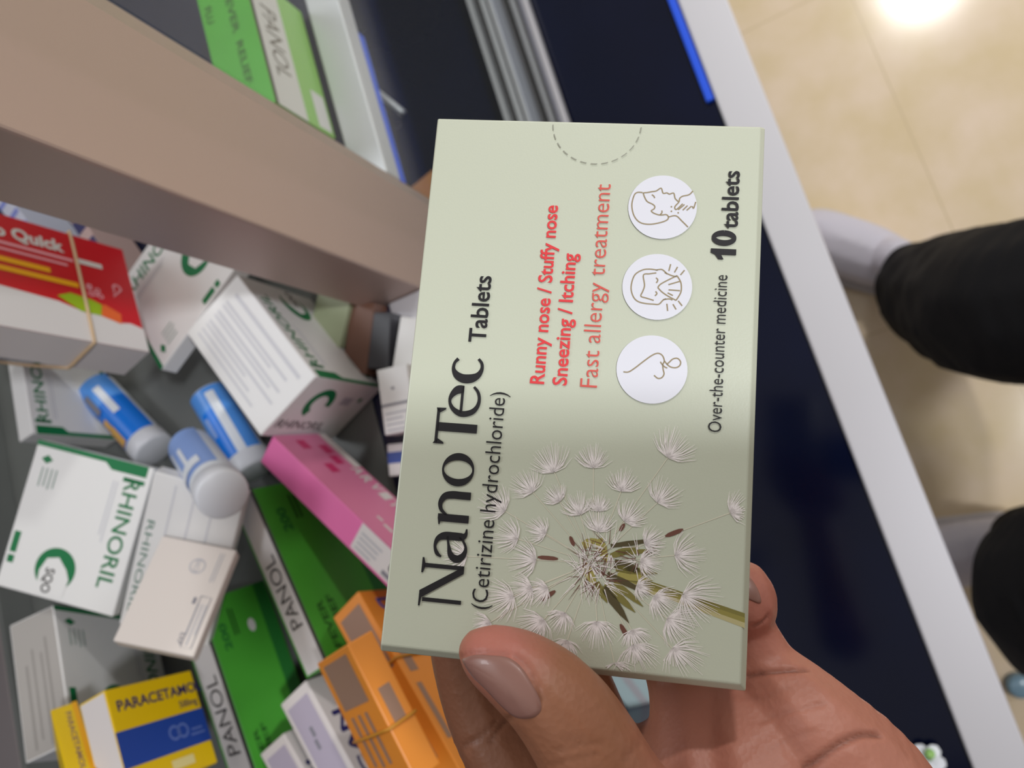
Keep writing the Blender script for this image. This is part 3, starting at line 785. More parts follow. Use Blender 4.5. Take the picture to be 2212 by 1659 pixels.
# ------------------------------------------------------------------ the held carton
def held_carton():
    t, d, R = POSE['held']
    mw = pose_mw(R, t); inv = mw.inverted()
    root = empty('medicine_carton', mw, 'sage green tablet carton with dandelion picture held up by the hand', 'carton')
    hx, hy, hz = d[0] / 2, d[1] / 2, d[2] / 2
    # softly bulging carton: front panel, crease ring, back panel
    bm = bmesh.new()
    def ringv(xa, xb, ya, yb, z): return [bm.verts.new(p) for p in ((-xa, -ya, z), (xb, -ya, z), (xb, yb, z), (-xa, yb, z))]
    r0 = ringv(hx, hx, hy, hy, hz)
    r1 = ringv(hx + .0014, hx + .0006, hy + .0013, hy + .0003, hz - .0014)
    r2 = ringv(hx + .0012, hx + .0004, hy + .0010, hy + .0003, -hz)
    bm.faces.new(r0); bm.faces.new(r2[::-1])
    for a, b in ((r0, r1), (r1, r2)):
        for i in range(4): bm.faces.new((a[i], b[i], b[(i + 1) % 4], a[(i + 1) % 4]))
    bmesh.ops.recalc_face_normals(bm, faces=bm.faces)
    bmesh.ops.bevel(bm, geom=[e for e in bm.edges], offset=.0003, segments=2, affect='EDGES', profile=.5)
    me = bpy.data.meshes.new('carton_body'); bm.to_mesh(me); bm.free(); me.materials.append(SAGE)
    o = bpy.data.objects.new('carton_body', me); COL.objects.link(o); o.parent = root
    mm = .001
    def pr(layer=1):
        mb = MB(); p = Print2D(mb, (0, 0, hz), (mm, 0, 0), (0, mm, 0), eps=.00004); p.layer = layer
        return mb, p
    def hp(px, py):
        r = M @ Vector((px - CX, -(py - CY), -FPX)); n = mw.to_3x3() @ Vector((0, 0, 1)); p0 = mw @ Vector((0, 0, hz))
        w = CAM + r * ((p0 - CAM).dot(n) / r.dot(n)); q = inv @ w
        return q.x * 1000, q.y * 1000
    # --- dandelion picture
    mb, p = pr(1)
    FLUFF = mat('fluff_white_ink', (246, 238, 238), .4); STALK = mat('stalk_ink', (224, 218, 200), .4)
    SEED = mat('seed_brown_ink', (112, 70, 58), .45); OLIVE = mat('olive_ink', (128, 120, 62), .45); OLIVE2 = mat('pale_olive_ink', (164, 154, 84), .45); DKOL = mat('dark_olive_ink', (84, 74, 46), .45)
    def zp(x, y): return hp(1050 + x * .3738, 880 + y * .3738)
    rnd = random.Random(5)
    C = zp(620, 900)
    # stem in three tonal stripes
    def quad(pts, m): p.poly([zp(*q) for q in pts], m)
    quad([(760, 940), (1040, 1035), (1495, 1190), (1495, 1215), (1040, 1062), (760, 985)], OLIVE)
    quad([(760, 985), (1040, 1062), (1495, 1215), (1495, 1245), (1040, 1082), (760, 1005)], mat('mid_olive_ink', (148, 138, 72), .45))
    quad([(760, 1005), (1040, 1082), (1495, 1245), (1495, 1276), (1040, 1104), (760, 1020)], mat('light_olive_ink', (186, 176, 130), .45))
    p.layer = 2
    puffs = [(395,375,165),(620,350,130),(780,485,125),(1050,290,165),(990,550,145),(270,490,135),(425,545,105),(110,600,150),(185,760,140),(345,730,105),(290,880,150),(545,620,120),(650,600,95),(650,720,125),(800,660,125),(915,790,110),(1090,855,155),(1410,610,140),(890,890,115),(870,1030,90),(160,1090,160),(265,1040,130),(355,1040,115),(335,1225,150),(455,1185,115),(640,1235,145),(970,1090,130),(1135,1080,200),(1045,1220,160),(840,1285,115),(850,1370,175),(1075,1390,185),(470,1345,110),(740,1475,120),(-110,860,120),(25,1240,110)]
    for x, y, s in puffs:
        b = zp(x, y)
        dx, dy = b[0] - C[0], b[1] - C[1]; L = math.hypot(dx, dy)
        st = 0.28
        p.ribbon([(C[0] + dx * st, C[1] + dy * st, .10), (b[0] - dx * .0, b[1] - dy * .0, .15)], STALK)
    p.layer = 3
    for x, y, x2, y2, w in ((485,745,508,800,.75),(298,865,415,875,.8),(318,1115,400,1060,.85),(1035,745,1138,705,.85),(775,1252,828,1345,.9),(772,715,800,672,.7)):
        a = zp(x, y); b = zp(x2, y2)
        p.ribbon([(a[0] + (b[0] - a[0]) * f, a[1] + (b[1] - a[1]) * f, w * k) for f, k in ((0, .35), (.2, .9), (.5, 1), (.8, .9), (1, .4))], SEED)
    for x, y, x2, y2, w, m in ((690,1020,862,1185,1.6,OLIVE),(680,1040,825,1245,1.7,DKOL),(740,1010,908,1152,1.3,OLIVE),(720,800,1000,762,1.0,DKOL),(760,840,990,826,1.0,OLIVE),(750,930,990,960,1.5,OLIVE),(740,900,900,950,2.2,DKOL),(700,960,950,1085,1.2,DKOL),(720,860,880,800,1.4,OLIVE),(640,1010,700,1130,1.5,OLIVE),(760,960,960,1000,1.7,OLIVE2),(560,800,640,760,1.8,OLIVE2),(650,760,700,900,2.0,OLIVE2),(560,900,640,1040,2.0,OLIVE2)):
        a = zp(x, y); b = zp(x2, y2)
        p.ribbon([(a[0] + (b[0] - a[0]) * f, a[1] + (b[1] - a[1]) * f, w * k) for f, k in ((0, .7), (.35, 1), (.7, .7), (1, .05))], m)
    p.layer = 4
    for i in range(210):
        a = rnd.uniform(0, 2 * PI); r0 = rnd.uniform(.5, 2.5); r1 = r0 + rnd.uniform(1.8, 4.2); j = rnd.uniform(-.25, .25)
        m = SEED if i % 3 == 0 else FLUFF
        c = zp(*rnd.choice(((600, 890), (660, 1000), (715, 830), (560, 970), (880, 880), (600, 890))))
        p.ribbon([(c[0] + math.cos(a) * r0, c[1] + math.sin(a) * r0, .17), (c[0] + math.cos(a + j) * r1, c[1] + math.sin(a + j) * r1, .03)], m)
    p.layer = 5
    xlo, xhi, ylo, yhi = -hx * 1000 + .1, hx * 1000 - .1, -hy * 1000 + .1, hy * 1000 - .1
    def clip(pts):
        out = []
        for q in pts:
            if not (xlo < q[0] < xhi and ylo < q[1] < yhi): break
            out.append(q)
        return out
    for x, y, s in puffs:
        b = zp(x, y); dx, dy = b[0] - C[0], b[1] - C[1]
        a0 = math.atan2(dy, dx) + rnd.uniform(-.15, .15); S = s * .3738 * .0885 * 1.22
        n = 34
        for i in range(n):
            f = (i + rnd.uniform(0, .8)) / n
            a = a0 + (f - .5) * rnd.uniform(2.6, 3.1); L = S * rnd.uniform(.72, 1.02) * (.78 + .22 * math.cos((f - .5) * 3))
            bend = (f - .5) * -.45
            q = clip([(b[0] + math.cos(a + bend * 0) * L * .02, b[1] + math.sin(a) * L * .02, .15), (b[0] + math.cos(a) * L * .5, b[1] + math.sin(a) * L * .5, .135), (b[0] + math.cos(a + bend) * L * .98, b[1] + math.sin(a + bend) * L * .98, .04)])
            if len(q) > 1: p.ribbon(q, FLUFF)
    mb.build('dandelion_picture', root)['label'] = 'printed white dandelion clock with olive stem'
    # --- name in high-contrast roman letters
    mb, p = pr(7)
    K = BLACK; Y0 = 19.05
    def sw(pts, k=6): p.ribbon([(x, y + Y0, w) for x, y, w in spline(pts, k)], K)
    def pg(pts): p.poly([(x, y + Y0) for x, y in pts], K)
    pg([(-46.0, 0), (-45.25, 0), (-45.25, 7.7), (-46.0, 7.7)]); pg([(-46.9, 8.4), (-44.0, 8.4), (-38.75, 0), (-40.2, 0), (-45.3, 7.9), (-46.9, 8.05)])
    pg([(-39.55, 0), (-38.75, 0), (-38.75, 7.9), (-39.55, 7.9)]); pg([(-40.6, 8.4), (-37.7, 8.4), (-37.7, 8.05), (-38.75, 7.75), (-39.55, 7.75), (-40.6, 8.05)])
    sw([(-37.3, 4.75, .35), (-36.7, 5.65, .75), (-35.3, 6.2, .55), (-33.9, 5.75, 1.0), (-33.25, 4.5, 1.5), (-33.2, 2.6, 1.55), (-33.15, 1.0, 1.45), (-32.6, .3, .7), (-31.6, .2, .3)])
    sw([(-33.3, 3.85, .4), (-35.0, 3.5, .55), (-36.8, 2.9, 1.15), (-37.5, 1.65, 1.5), (-36.8, .5, 1.15), (-35.4, .05, .6), (-34.1, .6, .45), (-33.3, 1.5, .3)])
    pg([(-30.5, 0), (-29.0, 0), (-29.0, 6.2), (-29.9, 6.2), (-31.1, 5.95), (-31.1, 5.7), (-30.5, 5.6)])
    sw([(-29.3, 4.3, .4), (-28.3, 5.6, .7), (-26.9, 5.95, .9), (-25.6, 5.2, 1.3), (-25.2, 3.8, 1.5), (-25.2, 1.8, 1.5), (-25.2, 0, 1.5)])
    n = 40; o_ = [2 * PI * i / n for i in range(n + 1)]
    vs = [p.P(-20.15 + 1.85 * math.cos(a), 3.05 + Y0 + 2.85 * math.sin(a)) for a in o_] + [p.P(-20.15 + 3.3 * math.cos(a), 3.05 + Y0 + 3.25 * math.sin(a)) for a in o_]
    mb.mesh(vs, [(i, n + 1 + i, n + 2 + i, i + 1) for i in range(n)], K)
    pg([(-12.7, 0), (-10.95, 0), (-10.95, 8.2), (-12.7, 8.2)]); pg([(-15.0, 8.45), (-8.2, 8.45), (-8.2, 7.85), (-15.0, 7.85)])
    pg([(-15.25, 8.75), (-14.75, 8.45), (-14.2, 7.85), (-14.9, 6.6), (-15.25, 6.5)]); pg([(-8.0, 8.6), (-8.5, 8.45), (-9.0, 7.85), (-8.3, 6.7), (-7.95, 6.6)])
    pg([(-8.8, 3.35), (-3.2, 3.35), (-3.2, 3.9), (-8.8, 3.9)])
    sw([(-3.95, 3.4, 1.5), (-4.1, 4.6, 1.7), (-5.1, 5.65, 1.1), (-6.4, 6.1, .6), (-7.8, 5.5, .8), (-8.75, 4.2, 1.15), (-8.95, 2.9, 1.2), (-8.4, 1.3, 1.1), (-7.2, .35, .8), (-5.7, .1, .65), (-4.3, .5, .6), (-3.3, 1.4, .5)])
    sw([(2.3, 5.15, .75), (1.4, 5.85, .6), (.1, 5.95, .75), (-1.05, 5.2, 1.4), (-1.65, 4.1, 1.75), (-1.75, 3, 1.85), (-1.5, 1.8, 1.7), (-.8, .75, 1.2), (.4, .15, .75), (1.6, .25, .6), (2.5, 1.0, .55)])
    mb.build('name_lettering', root)['label'] = 'large black roman name lettering'
    mb, p = pr(7)
    p.text('Tablets', 6.0, 19.0, 14.1, 3.6, K, .014)
    p.text('(Cetirizine hydrochloride)', -46.4, 13.9, 42.4, 3.05, K, -.004)
    mb.build('subtitle_lettering', root)['label'] = 'small black lettering beneath the name'
    mb, p = pr(7)
    p.text('Runny nose / Stuffy nose', -1.8, 6.4, 37.9, 2.9, RED, .017)
    p.text('Sneezing / Itching', -1.8, 1.85, 27.6, 2.9, RED, .017)
    mb.build('symptom_lettering', root)['label'] = 'bold red lettering'
    mb, p = pr(7)
    p.text('Fast allergy treatment', -1.8, -4.25, 43.0, 3.35, LIGHTRED, -.007)
    mb.build('claim_lettering', root)['label'] = 'thin red lettering'
    mb, p = pr(7)
    p.text('Over-the-counter medicine', -8.95, -28.65, 31.7, 2.5, BLACK, -.003)
    mb.build('class_lettering', root)['label'] = 'small dark lettering along the lower edge'
    mb, p = pr(7)
    p.poly([(27.0, -30.15), (28.25, -30.15), (28.25, -25.15), (27.35, -25.15), (27.0, -26.0), (26.0, -26.75), (26.0, -27.75), (27.0, -27.2)], BLACK)
    p.ribbon([(30.55 + 1.05 * math.cos(q), -27.65 + 2.0 * math.sin(q), .85 + .35 * abs(math.cos(q))) for q in [2 * PI * i / 36 for i in range(37)]], BLACK)
    p.text('tablets', 32.6, -30.2, 12.45, 3.35, BLACK, .016)
    mb.build('count_lettering', root)['label'] = 'bold dark tablet count'
    # --- round icons
    INK = mat('bronze_ink', (150, 134, 104), .45); DISC = mat('icon_white_ink', (222, 222, 232), .4)
    def ip(pts): return [hp(1100 + x * .3256, 360 + y * .3256) for x, y in pts]
    I1 = [[(757,1363),(790,1364),(830,1340),(890,1294),(945,1255),(985,1240),(1015,1255),(1028,1290),(1018,1315),(1020,1345),(1026,1378),(1010,1402),(985,1406),(960,1386)],
          [(1002,1296),(1012,1312),(1030,1330),(1048,1338)],[(1028,1290),(1042,1308),(1060,1325),(1080,1334),(1108,1335),(1131,1320),(1135,1295),(1115,1274),(1085,1278),(1060,1300),(1042,1315)]]
    I2 = [[(985,690),(930,683),(880,690),(830,725),(808,800),(820,860),(850,895),(900,910),(958,915)],[(975,708),(930,714),(890,722),(897,790),(885,830),(873,862),(910,875),(958,890)],
          [(972,690),(1010,685),(1035,703),(1045,716)],[(958,915),(992,915),(1020,888),(1040,880)],[(1030,705),(1075,725),(1110,733)],[(1020,885),(1060,880),(1082,888)],
          [(985,805),(1010,778),(1112,726)],[(1112,726),(1135,765),(1141,800),(1136,840),(1106,890)],[(1106,890),(1050,860),(1010,832),(985,805)],[(1055,786),(1130,764)],[(1056,820),(1132,826)],[(1050,840),(1085,858)],
          [(973,740),(985,755),(975,775)],[(970,830),(979,845),(966,860)],[(1070,650),(1058,695)],[(1116,668),(1095,705)],[(1162,690),(1135,722)],[(1045,912),(1050,960)],[(1085,915),(1106,950)],[(1120,893),(1146,926)]]
    I3 = [[(885,176),(850,175),(828,195),(813,260),(828,330),(868,374),(930,386),(1000,375),(1045,358),(1055,338),(1040,322),(1000,325),(960,313),(942,297),(960,284),(965,268),(950,253),(915,235),(897,205),(888,178)],
          [(888,178),(920,175),(945,170),(975,165),(1007,147),(1020,180),(1045,178),(1062,186),(1090,180),(1100,215),(1122,236)],[(1055,338),(1105,330),(1145,365),(1185,405)],[(945,190),(957,198),(965,212)],
          [(1218,165),(1192,190),(1150,200),(1130,215),(1125,238),(1098,270),(1108,288),(1150,250)],[(1120,290),(1162,255)],[(1150,293),(1182,262)],[(1176,294),(1208,266)],[(1213,266),(1222,280),(1236,238)],[(1000,322),(1012,310),(1012,295)]]
    for nm, (cx, cy), strokes, lb in (('nose_icon', (2.63, -14.75), I1, 'round icon of a running nose'), ('sneeze_icon', (19.63, -14.87), I2, 'round icon of a face in a tissue'), ('itch_icon', (36.63, -15.04), I3, 'round icon of a head with scratching hand')):
        mb, p = pr(7)
        p.disc(cx, cy, 6.9, 6.95, DISC)
        p.layer = 8
        for s in strokes: p.smooth_line(ip(s), .27, INK, 5)
        if nm == 'itch_icon':
            for q in ip([(1075, 270), (1075, 300), (1120, 310)]): p.disc(q[0], q[1], .18, .18, INK, 10)
        mb.build(nm, root)['label'] = lb
    # --- perforated opening tab
    mb, p = pr(7)
    CUT = mat('perforation_grey', (150, 150, 138), .35)
    n = 13
    for i in range(n):
        a = PI / 2 + PI * (i + .18) / n; b = PI / 2 + PI * (i + .78) / n
        p.ribbon([(54.6 + 9.0 * math.cos(q), -.5 + 9.3 * math.sin(q), .2) for q in (a, (a + b) / 2, b)], CUT)
    mb.build('opening_tab', root)['label'] = 'dashed half round opening tab'
    return root
held_carton()
# ------------------------------------------------------------------ the person: left hand, dark trousers, pale shoes
def blob(name, chains, voxel, smooth, m, parent, extra=None, iters=1):
    "one continuous skin grown over chains of balls ((point, radius), ...)"
    bm = bmesh.new()
    for ch in chains:
        P = spline([tuple(p) + (r,) for p, r in ch], 8) if len(ch) > 1 else [tuple(ch[0][0]) + (ch[0][1],)]
        last = None
        for x, y, z, r in P:
            if last and (Vector((x, y, z)) - last).length < r * .18: continue
            last = Vector((x, y, z))
            bmesh.ops.create_icosphere(bm, subdivisions=2, radius=r, matrix=Matrix.Translation((x, y, z)))
    me = bpy.data.meshes.new(name); bm.to_mesh(me); bm.free()
    o = bpy.data.objects.new(name, me); COL.objects.link(o)
    r = o.modifiers.new('r', 'REMESH'); r.mode = 'VOXEL'; r.voxel_size = voxel; r.use_smooth_shade = True
    s = o.modifiers.new('s', 'SMOOTH'); s.factor = .5; s.iterations = smooth
    bpy.context.view_layer.update()
    dg = bpy.context.evaluated_depsgraph_get()
    me2 = bpy.data.meshes.new_from_object(o.evaluated_get(dg))
    o.modifiers.clear(); o.data = me2; bpy.data.meshes.remove(me)
    me2.materials.clear(); me2.materials.append(m)
    for p in me2.polygons: p.use_smooth = True
    me2.name = name
    if parent: o.parent = parent; o.matrix_parent_inverse = parent.matrix_world.inverted()
    return o

def skin_material():
    m = bpy.data.materials.new('brown_skin'); m.use_nodes = True
    nt = m.node_tree; b = nt.nodes['Principled BSDF']
    a = nt.nodes.new('ShaderNodeVertexColor'); a.layer_name = 'skin'
    tc = nt.nodes.new('ShaderNodeTexCoord')
    n = nt.nodes.new('ShaderNodeTexNoise'); n.inputs['Scale'].default_value = 260; n.inputs['Detail'].default_value = 5
    mx = nt.nodes.new('ShaderNodeMix'); mx.data_type = 'RGBA'; mx.blend_type = 'MULTIPLY'; mx.inputs['Factor'].default_value = .22
    nt.links.new(tc.outputs['Object'], n.inputs['Vector'])
    nt.links.new(a.outputs['Color'], mx.inputs['A']); nt.links.new(n.outputs['Color'], mx.inputs['B'])
    r = nt.nodes.new('ShaderNodeValToRGB'); r.color_ramp.elements[0].position = .3; r.color_ramp.elements[0].color = (.86, .83, .82, 1); r.color_ramp.elements[1].position = .7; r.color_ramp.elements[1].color = (1, 1, 1, 1)
    nt.links.new(n.outputs['Fac'], r.inputs['Fac']); nt.links.new(r.outputs['Color'], mx.inputs['B'])
    nt.links.new(mx.outputs['Result'], b.inputs['Base Color'])
    v = nt.nodes.new('ShaderNodeTexVoronoi'); v.inputs['Scale'].default_value = 900
    bp = nt.nodes.new('ShaderNodeBump'); bp.inputs['Strength'].default_value = .12; bp.inputs['Distance'].default_value = .0006
    nt.links.new(tc.outputs['Object'], v.inputs['Vector']); nt.links.new(v.outputs['Distance'], bp.inputs['Height']); nt.links.new(bp.outputs['Normal'], b.inputs['Normal'])
    b.inputs['Roughness'].default_value = .46
    b.inputs['Specular IOR Level'].default_value = .4
    b.inputs['Subsurface Weight'].default_value = .12
    b.inputs['Subsurface Radius'].default_value = (.004, .0015, .0008)
    b.inputs['Subsurface Scale'].default_value = .5
    return m

person = empty('person', Matrix.Translation((0.03, -0.25, 0)), 'person in black trousers and pale shoes holding up a carton in the left hand', 'person')
mmr = .001
def H(px, py, dep, r): return (at(px, py, dep * mmr), r * mmr)
thumb = [H(1042, 1408, 139.6, 4.6), H(1074, 1424, 138.2, 6.3), H(1128, 1456, 136.6, 7.7), H(1205, 1520, 134.5, 8.9), H(1268, 1612, 133, 9.6), H(1325, 1725, 133, 10.8), H(1400, 1860, 137, 14), H(1480, 2000, 143, 18)]
index = [H(985, 1170, 165.5, 6.6), H(992, 1300, 167, 7.4), H(1008, 1420, 168, 8.0), H(1040, 1530, 167, 8.4), H(1098, 1640, 163, 9.2), H(1180, 1760, 158, 11), H(1290, 1890, 153, 14), H(1420, 2000, 150, 18)]
middle = [H(1165, 1150, 167, 7), H(1195, 1300, 169, 7.9), H(1225, 1420, 169.5, 8.2), H(1256, 1510, 168, 8.6), H(1300, 1630, 164, 10), H(1380, 1760, 158, 13), H(1470, 1900, 152, 17)]
ring = [H(1400, 1180, 166, 6.8), H(1432, 1320, 169, 7.6), H(1462, 1430, 169, 8.0), H(1486, 1500, 166, 8.8), H(1510, 1590, 161, 11), H(1540, 1720, 156, 15), H(1560, 1880, 151, 19)]
pinky = [H(1604, 1272, 160.5, 6.2), H(1607, 1302, 160, 7.1), H(1614, 1344, 161.5, 5.7), H(1640, 1412, 161.5, 6.7), H(1664, 1458, 160, 7.6), H(1716, 1528, 156, 10.2), H(1768, 1596, 152.5, 12.2), H(1838, 1686, 150, 14.5), H(1890, 1800, 148, 17), H(1860, 1950, 148, 20)]
palm = [H(1575, 1570, 161, 11), H(1625, 1660, 156, 15), H(1660, 1780, 152, 19), H(1640, 1930, 149, 22)]
palm2 = [H(1450, 1660, 162, 11), H(1490, 1740, 158, 15), H(1540, 1860, 151, 20)]
wrist = [H(1560, 1950, 149, 22), H(1640, 2150, 152, 24), H(1740, 2450, 160, 25), (at(1840, 2750, .172), .027), (at(2000, 3200, .19), .033)]
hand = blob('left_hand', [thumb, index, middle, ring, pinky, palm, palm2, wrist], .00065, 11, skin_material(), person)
hand['label'] = 'left hand gripping the carton between thumb and fingers'

def hand_detail():
    me = hand.data
    off = hand.matrix_world
    V = [off @ v.co for v in me.vertices]
    def project(w):
        c = M.transposed() @ (w - CAM); return CX + FPX * c.x / -c.z, CY - FPX * c.y / -c.z, -c.z
    bvh = BVHTree.FromPolygons(V, [tuple(p.vertices) for p in me.polygons])
    def cast(px, py):
        r = (M @ Vector((px - CX, -(py - CY), -FPX))).normalized()
        hit = bvh.ray_cast(CAM, r)
        return hit[0], hit[1]
    creases = [  # traced along the skin folds: points, depth mm, width mm
        ([(1096,1414),(1060,1410),(1020,1412),(995,1418)], .35, 1.3),
        ([(1115,1418),(1140,1440),(1158,1476),(1170,1512)], .35, 1.2),
        ([(1205,1622),(1250,1610),(1300,1606)], .25, 1.5), ([(1190,1655),(1240,1640),(1290,1632)], .2, 1.3), ([(1215,1600),(1262,1592)], .2, 1.0),
        ([(1060,1600),(1085,1566),(1112,1545)], .5, 1.6), ([(1000,1612),(1040,1590),(1072,1560)], .4, 1.6),
        ([(1612,1462),(1660,1452),(1700,1448),(1742,1446)], .8, 1.6), ([(1590,1500),(1640,1510),(1700,1486)], .2, 1.6),
        ([(1740,1659),(1780,1632),(1820,1604),(1860,1588),(1900,1588)], .9, 1.8), ([(1640,1560),(1700,1540),(1780,1520)], .25, 1.5),
        ([(1660,1620),(1720,1590),(1760,1580)], .2, 1.4), ([(1630,1352),(1648,1344),(1660,1330)], .5, 1.2), ([(1350,1640),(1385,1606)], .3, 1.2), ([(1370,1610),(1390,1580)], .2, 1.0)]
    segs = []
    for pts, dpt, wid in creases:
        P = [cast(*q)[0] for q in spline(pts, 14)]
        P = [q for q in P if q is not None]
        if len(P) > 1: segs.append((P, dpt * mmr, wid * mmr))
    # colour: brown back of the hand, pinker palm side and finger tips; folds pressed in along the creases
    import numpy as np
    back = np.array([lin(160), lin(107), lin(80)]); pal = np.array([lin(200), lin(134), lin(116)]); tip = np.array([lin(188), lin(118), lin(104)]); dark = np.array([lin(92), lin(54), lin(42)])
    N = len(me.vertices)
    co = np.empty(N * 3); me.vertices.foreach_get('co', co); co = co.reshape(-1, 3)
    no = np.empty(N * 3); me.vertices.foreach_get('normal', no); no = no.reshape(-1, 3)
    W = co @ np.array(off.to_3x3()).T + np.array(off.translation)
    Cc = (W - np.array(CAM)) @ np.array(M)
    x = CX + FPX * Cc[:, 0] / -Cc[:, 2]; y = CY - FPX * Cc[:, 1] / -Cc[:, 2]; z = -Cc[:, 2]
    def mixc(c, d, k): return c + (d - c) * np.clip(k, 0, 1)[:, None]
    c = np.tile(back, (N, 1))
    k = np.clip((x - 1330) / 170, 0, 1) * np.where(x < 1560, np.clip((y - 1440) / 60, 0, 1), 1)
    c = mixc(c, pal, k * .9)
    c = mixc(c, dark, np.where((x < 1240) & (z > .150), .3, 0))  # shade on the fingers behind the carton painted into the skin
    c = mixc(c, tip, 1.5 * (1 - np.linalg.norm(W - np.array(at(1060, 1385, .133)), axis=1) / .013))
    c = mixc(c, tip, 1.2 * (1 - np.linalg.norm(W - np.array(at(1635, 1300, .158)), axis=1) / .014))
    disp = np.zeros(N)
    for P, dpt, wid in segs:
        P = np.array([tuple(q) for q in P])
        idx = np.where(np.linalg.norm(W - P.mean(0), axis=1) < .03)[0]
        dm = np.full(len(idx), 1e9)
        for q in P: dm = np.minimum(dm, ((W[idx] - q) ** 2).sum(1))
        g = np.exp(-dm / (wid * .34) ** 2)
        disp[idx] = np.maximum(disp[idx], dpt * g)
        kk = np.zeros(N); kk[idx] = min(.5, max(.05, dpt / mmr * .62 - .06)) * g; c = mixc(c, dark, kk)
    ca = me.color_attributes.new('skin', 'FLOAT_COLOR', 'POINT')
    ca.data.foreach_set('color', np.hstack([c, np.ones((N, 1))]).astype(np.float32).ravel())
    newco = (co - no * disp[:, None]).ravel()
    # nails: curved plates lying on the skin
    def nail(outline, name, lift, m):
        cx = sum(a for a, b in outline) / len(outline); cy = sum(b for a, b in outline) / len(outline)
        rim = spline(outline + [outline[0]], 5)[:-1]; rings = []
        for f in (1.0, .96, .85, .65, .4, .15):
            rg = []
            for a, b in rim:
                q, nn = cast(cx + (a - cx) * f, cy + (b - cy) * f)
                if q is None: q, nn = bvh.find_nearest(at(cx + (a - cx) * f, cy + (b - cy) * f, outz))[:2]
                rg.append(q + nn * lift * (-.3 if f == 1.0 else (.55 if f > .9 else 1)))
            rings.append(rg)
        n = len(rim); vs = [v for rg in rings for v in rg]
        fs = [(i * n + k, i * n + (k + 1) % n, (i + 1) * n + (k + 1) % n, (i + 1) * n + k) for i in range(len(rings) - 1) for k in range(n)]
        fs.append(tuple((len(rings) - 1) * n + k for k in range(n)))
        inv = hand.matrix_world.inverted()
        mb = MB(); mb.mesh([inv @ v for v in vs], fs, m)
        o = mb.build(name, hand, smooth=True)
        o['label'] = lab
        return o
    nm = mat('finger_nail', (150, 108, 98), .36, coat=.15, mottle=.05, mscale=90)
    outz = .136; lab = 'broad thumb nail seen from the side'
    nail([(996,1424),(1022,1415),(1060,1415),(1098,1420),(1126,1440),(1148,1474),(1166,1510),(1170,1535),(1152,1552),(1118,1552),(1086,1528),(1050,1490),(1018,1458)], 'thumb_nail', .0004, nm)
    outz = .158; lab = 'little finger nail peeping past the carton'
    nail([(1608,1244),(1622,1250),(1636,1272),(1644,1296),(1640,1304),(1620,1296),(1606,1290)], 'finger_nail', .0003, nm)
    me.vertices.foreach_set('co', newco); me.update()
hand_detail()

# dark trousers: two legs up to the hips
CLOTH = mat('black_trouser_cloth', (26, 26, 29), .85, spec=.2, bump=.5, bscale=160)
def leg_chain(ank, mid, knee, hip): return [ank, mid, knee, hip]
rl = [(atz(1985, 602, .105), .058), (atz(2012, 628, .15), .076), (atz(2100, 646, .27), .094), (atz(2228, 652, .46), .092), (atz(2228, 652, .46) + Vector((-.05, -.13, .20)), .094), (Vector((.07, -.36, .86)), .105)]
ll = [(atz(2240, 1170, .115), .050), (atz(2250, 1190, .18), .064), (atz(2312, 1245, .34), .088), (atz(2365, 1290, .50), .100), (Vector((-.17, -.29, .68)), .092), (Vector((-.12, -.36, .86)), .105)]
tro = blob('trousers', [rl, ll, [(Vector((.07, -.36, .88)), .11), (Vector((-.025, -.36, .92)), .115), (Vector((-.12, -.36, .88)), .11)]], .006, 5, CLOTH, person)
tro['label'] = 'loose black trousers'
me = tro.data
for v in me.vertices:                                       # cloth folds round the shins
    w = tro.matrix_world @ v.co
    a = math.sin(w.z * 95 + w.x * 40) * .5 + math.sin(w.z * 41 - w.x * 70 + w.y * 60) * .5
    v.co += v.normal * (.0042 * a * max(0, 1 - w.z / .7))

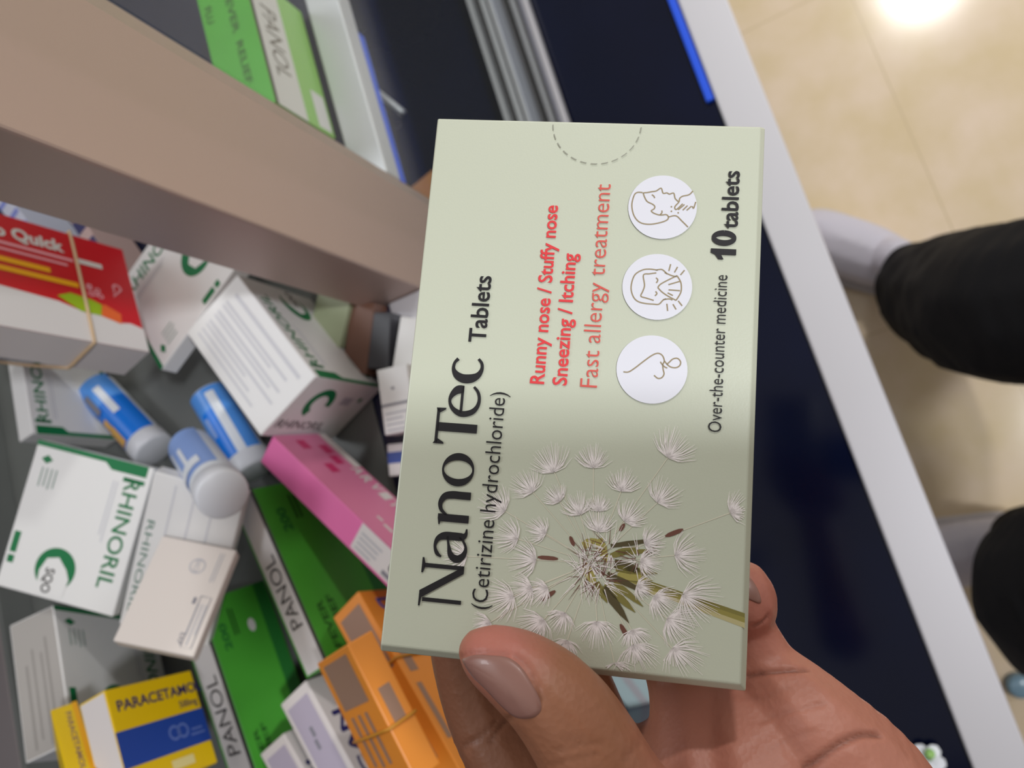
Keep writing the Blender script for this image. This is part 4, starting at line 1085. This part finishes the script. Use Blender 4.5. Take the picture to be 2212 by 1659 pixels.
def shoe(name, toe, heel, lab):
    "low pale shoe: sole, rounded upper"
    ax = (toe - heel); L = ax.length; ax.normalize(); sd = Vector((-ax.y, ax.x, 0))
    SH = mat('pale_lavender_leather', (206, 203, 216), .5, bump=.1, bscale=300); SO = mat('shoe_sole', (196, 190, 190), .6)
    def P(f, s, z): q = heel + ax * (L * f) + sd * s; return Vector((q.x, q.y, z))
    ch = [[(P(.12, 0, .044), .038), (P(.35, 0, .050), .050), (P(.60, 0, .050), .050), (P(.80, 0, .042), .042), (P(.92, 0, .030), .028)],
          [(P(.60, .020, .032), .028), (P(.82, .018, .028), .024)], [(P(.60, -.020, .032), .028), (P(.82, -.018, .028), .024)], [(P(.12, 0, .06), .033), (P(.2, 0, .09), .034)]]
    o = blob(name, ch, .004, 5, SH, person); o['label'] = lab
    for v in o.data.vertices:
        w = o.matrix_world @ v.co
        if w.z < .011: v.co.z += .011 - w.z
    mb = MB(); pts = [(0, .000), (.03, .028), (.12, .044), (.35, .052), (.62, .060), (.82, .055), (.94, .035), (1.0, .000)]
    out = [(f, s) for f, s in spline(pts, 4)] ; out = out + [(f, -s) for f, s in out[::-1][1:-1]]
    vs = [P(f, s, .0) for f, s in out] + [P(f, s, .014) for f, s in out]; n = len(out); inv = o.matrix_world.inverted()
    mb.mesh([inv @ v for v in vs], [tuple(range(n))[::-1], tuple(range(n, 2 * n))] + [(i, (i + 1) % n, n + (i + 1) % n, n + i) for i in range(n)], SO)
    mb.build('sole', o, bevel=.003)
shoe('shoe', Vector((.372, -.060, 0)), Vector((.206, -.226, 0)), 'pale shoe under the front rail')
shoe('shoe', Vector((-.215, .03, 0)), Vector((-.224, -.236, 0)), 'pale shoe further from the corner post')

# the phone taking the picture, flat behind its own lens, its screen towards the person
def phone():
    root = empty('phone', Matrix.Translation(CAM) @ M.to_4x4(), 'black phone held in front of the person above the carton', 'phone')
    mb = MB(); mb.box((-.012, -.062, .0015), (.138, .014, .0095), mat('phone_black', (24, 24, 27), .3)); mb.build('phone_body', root, bevel=.0025)
    mb = MB(); mb.box((-.009, -.059, .0095), (.135, .011, .0098), mat('screen_glass', (10, 10, 12), .08)); mb.build('screen', root)
phone()
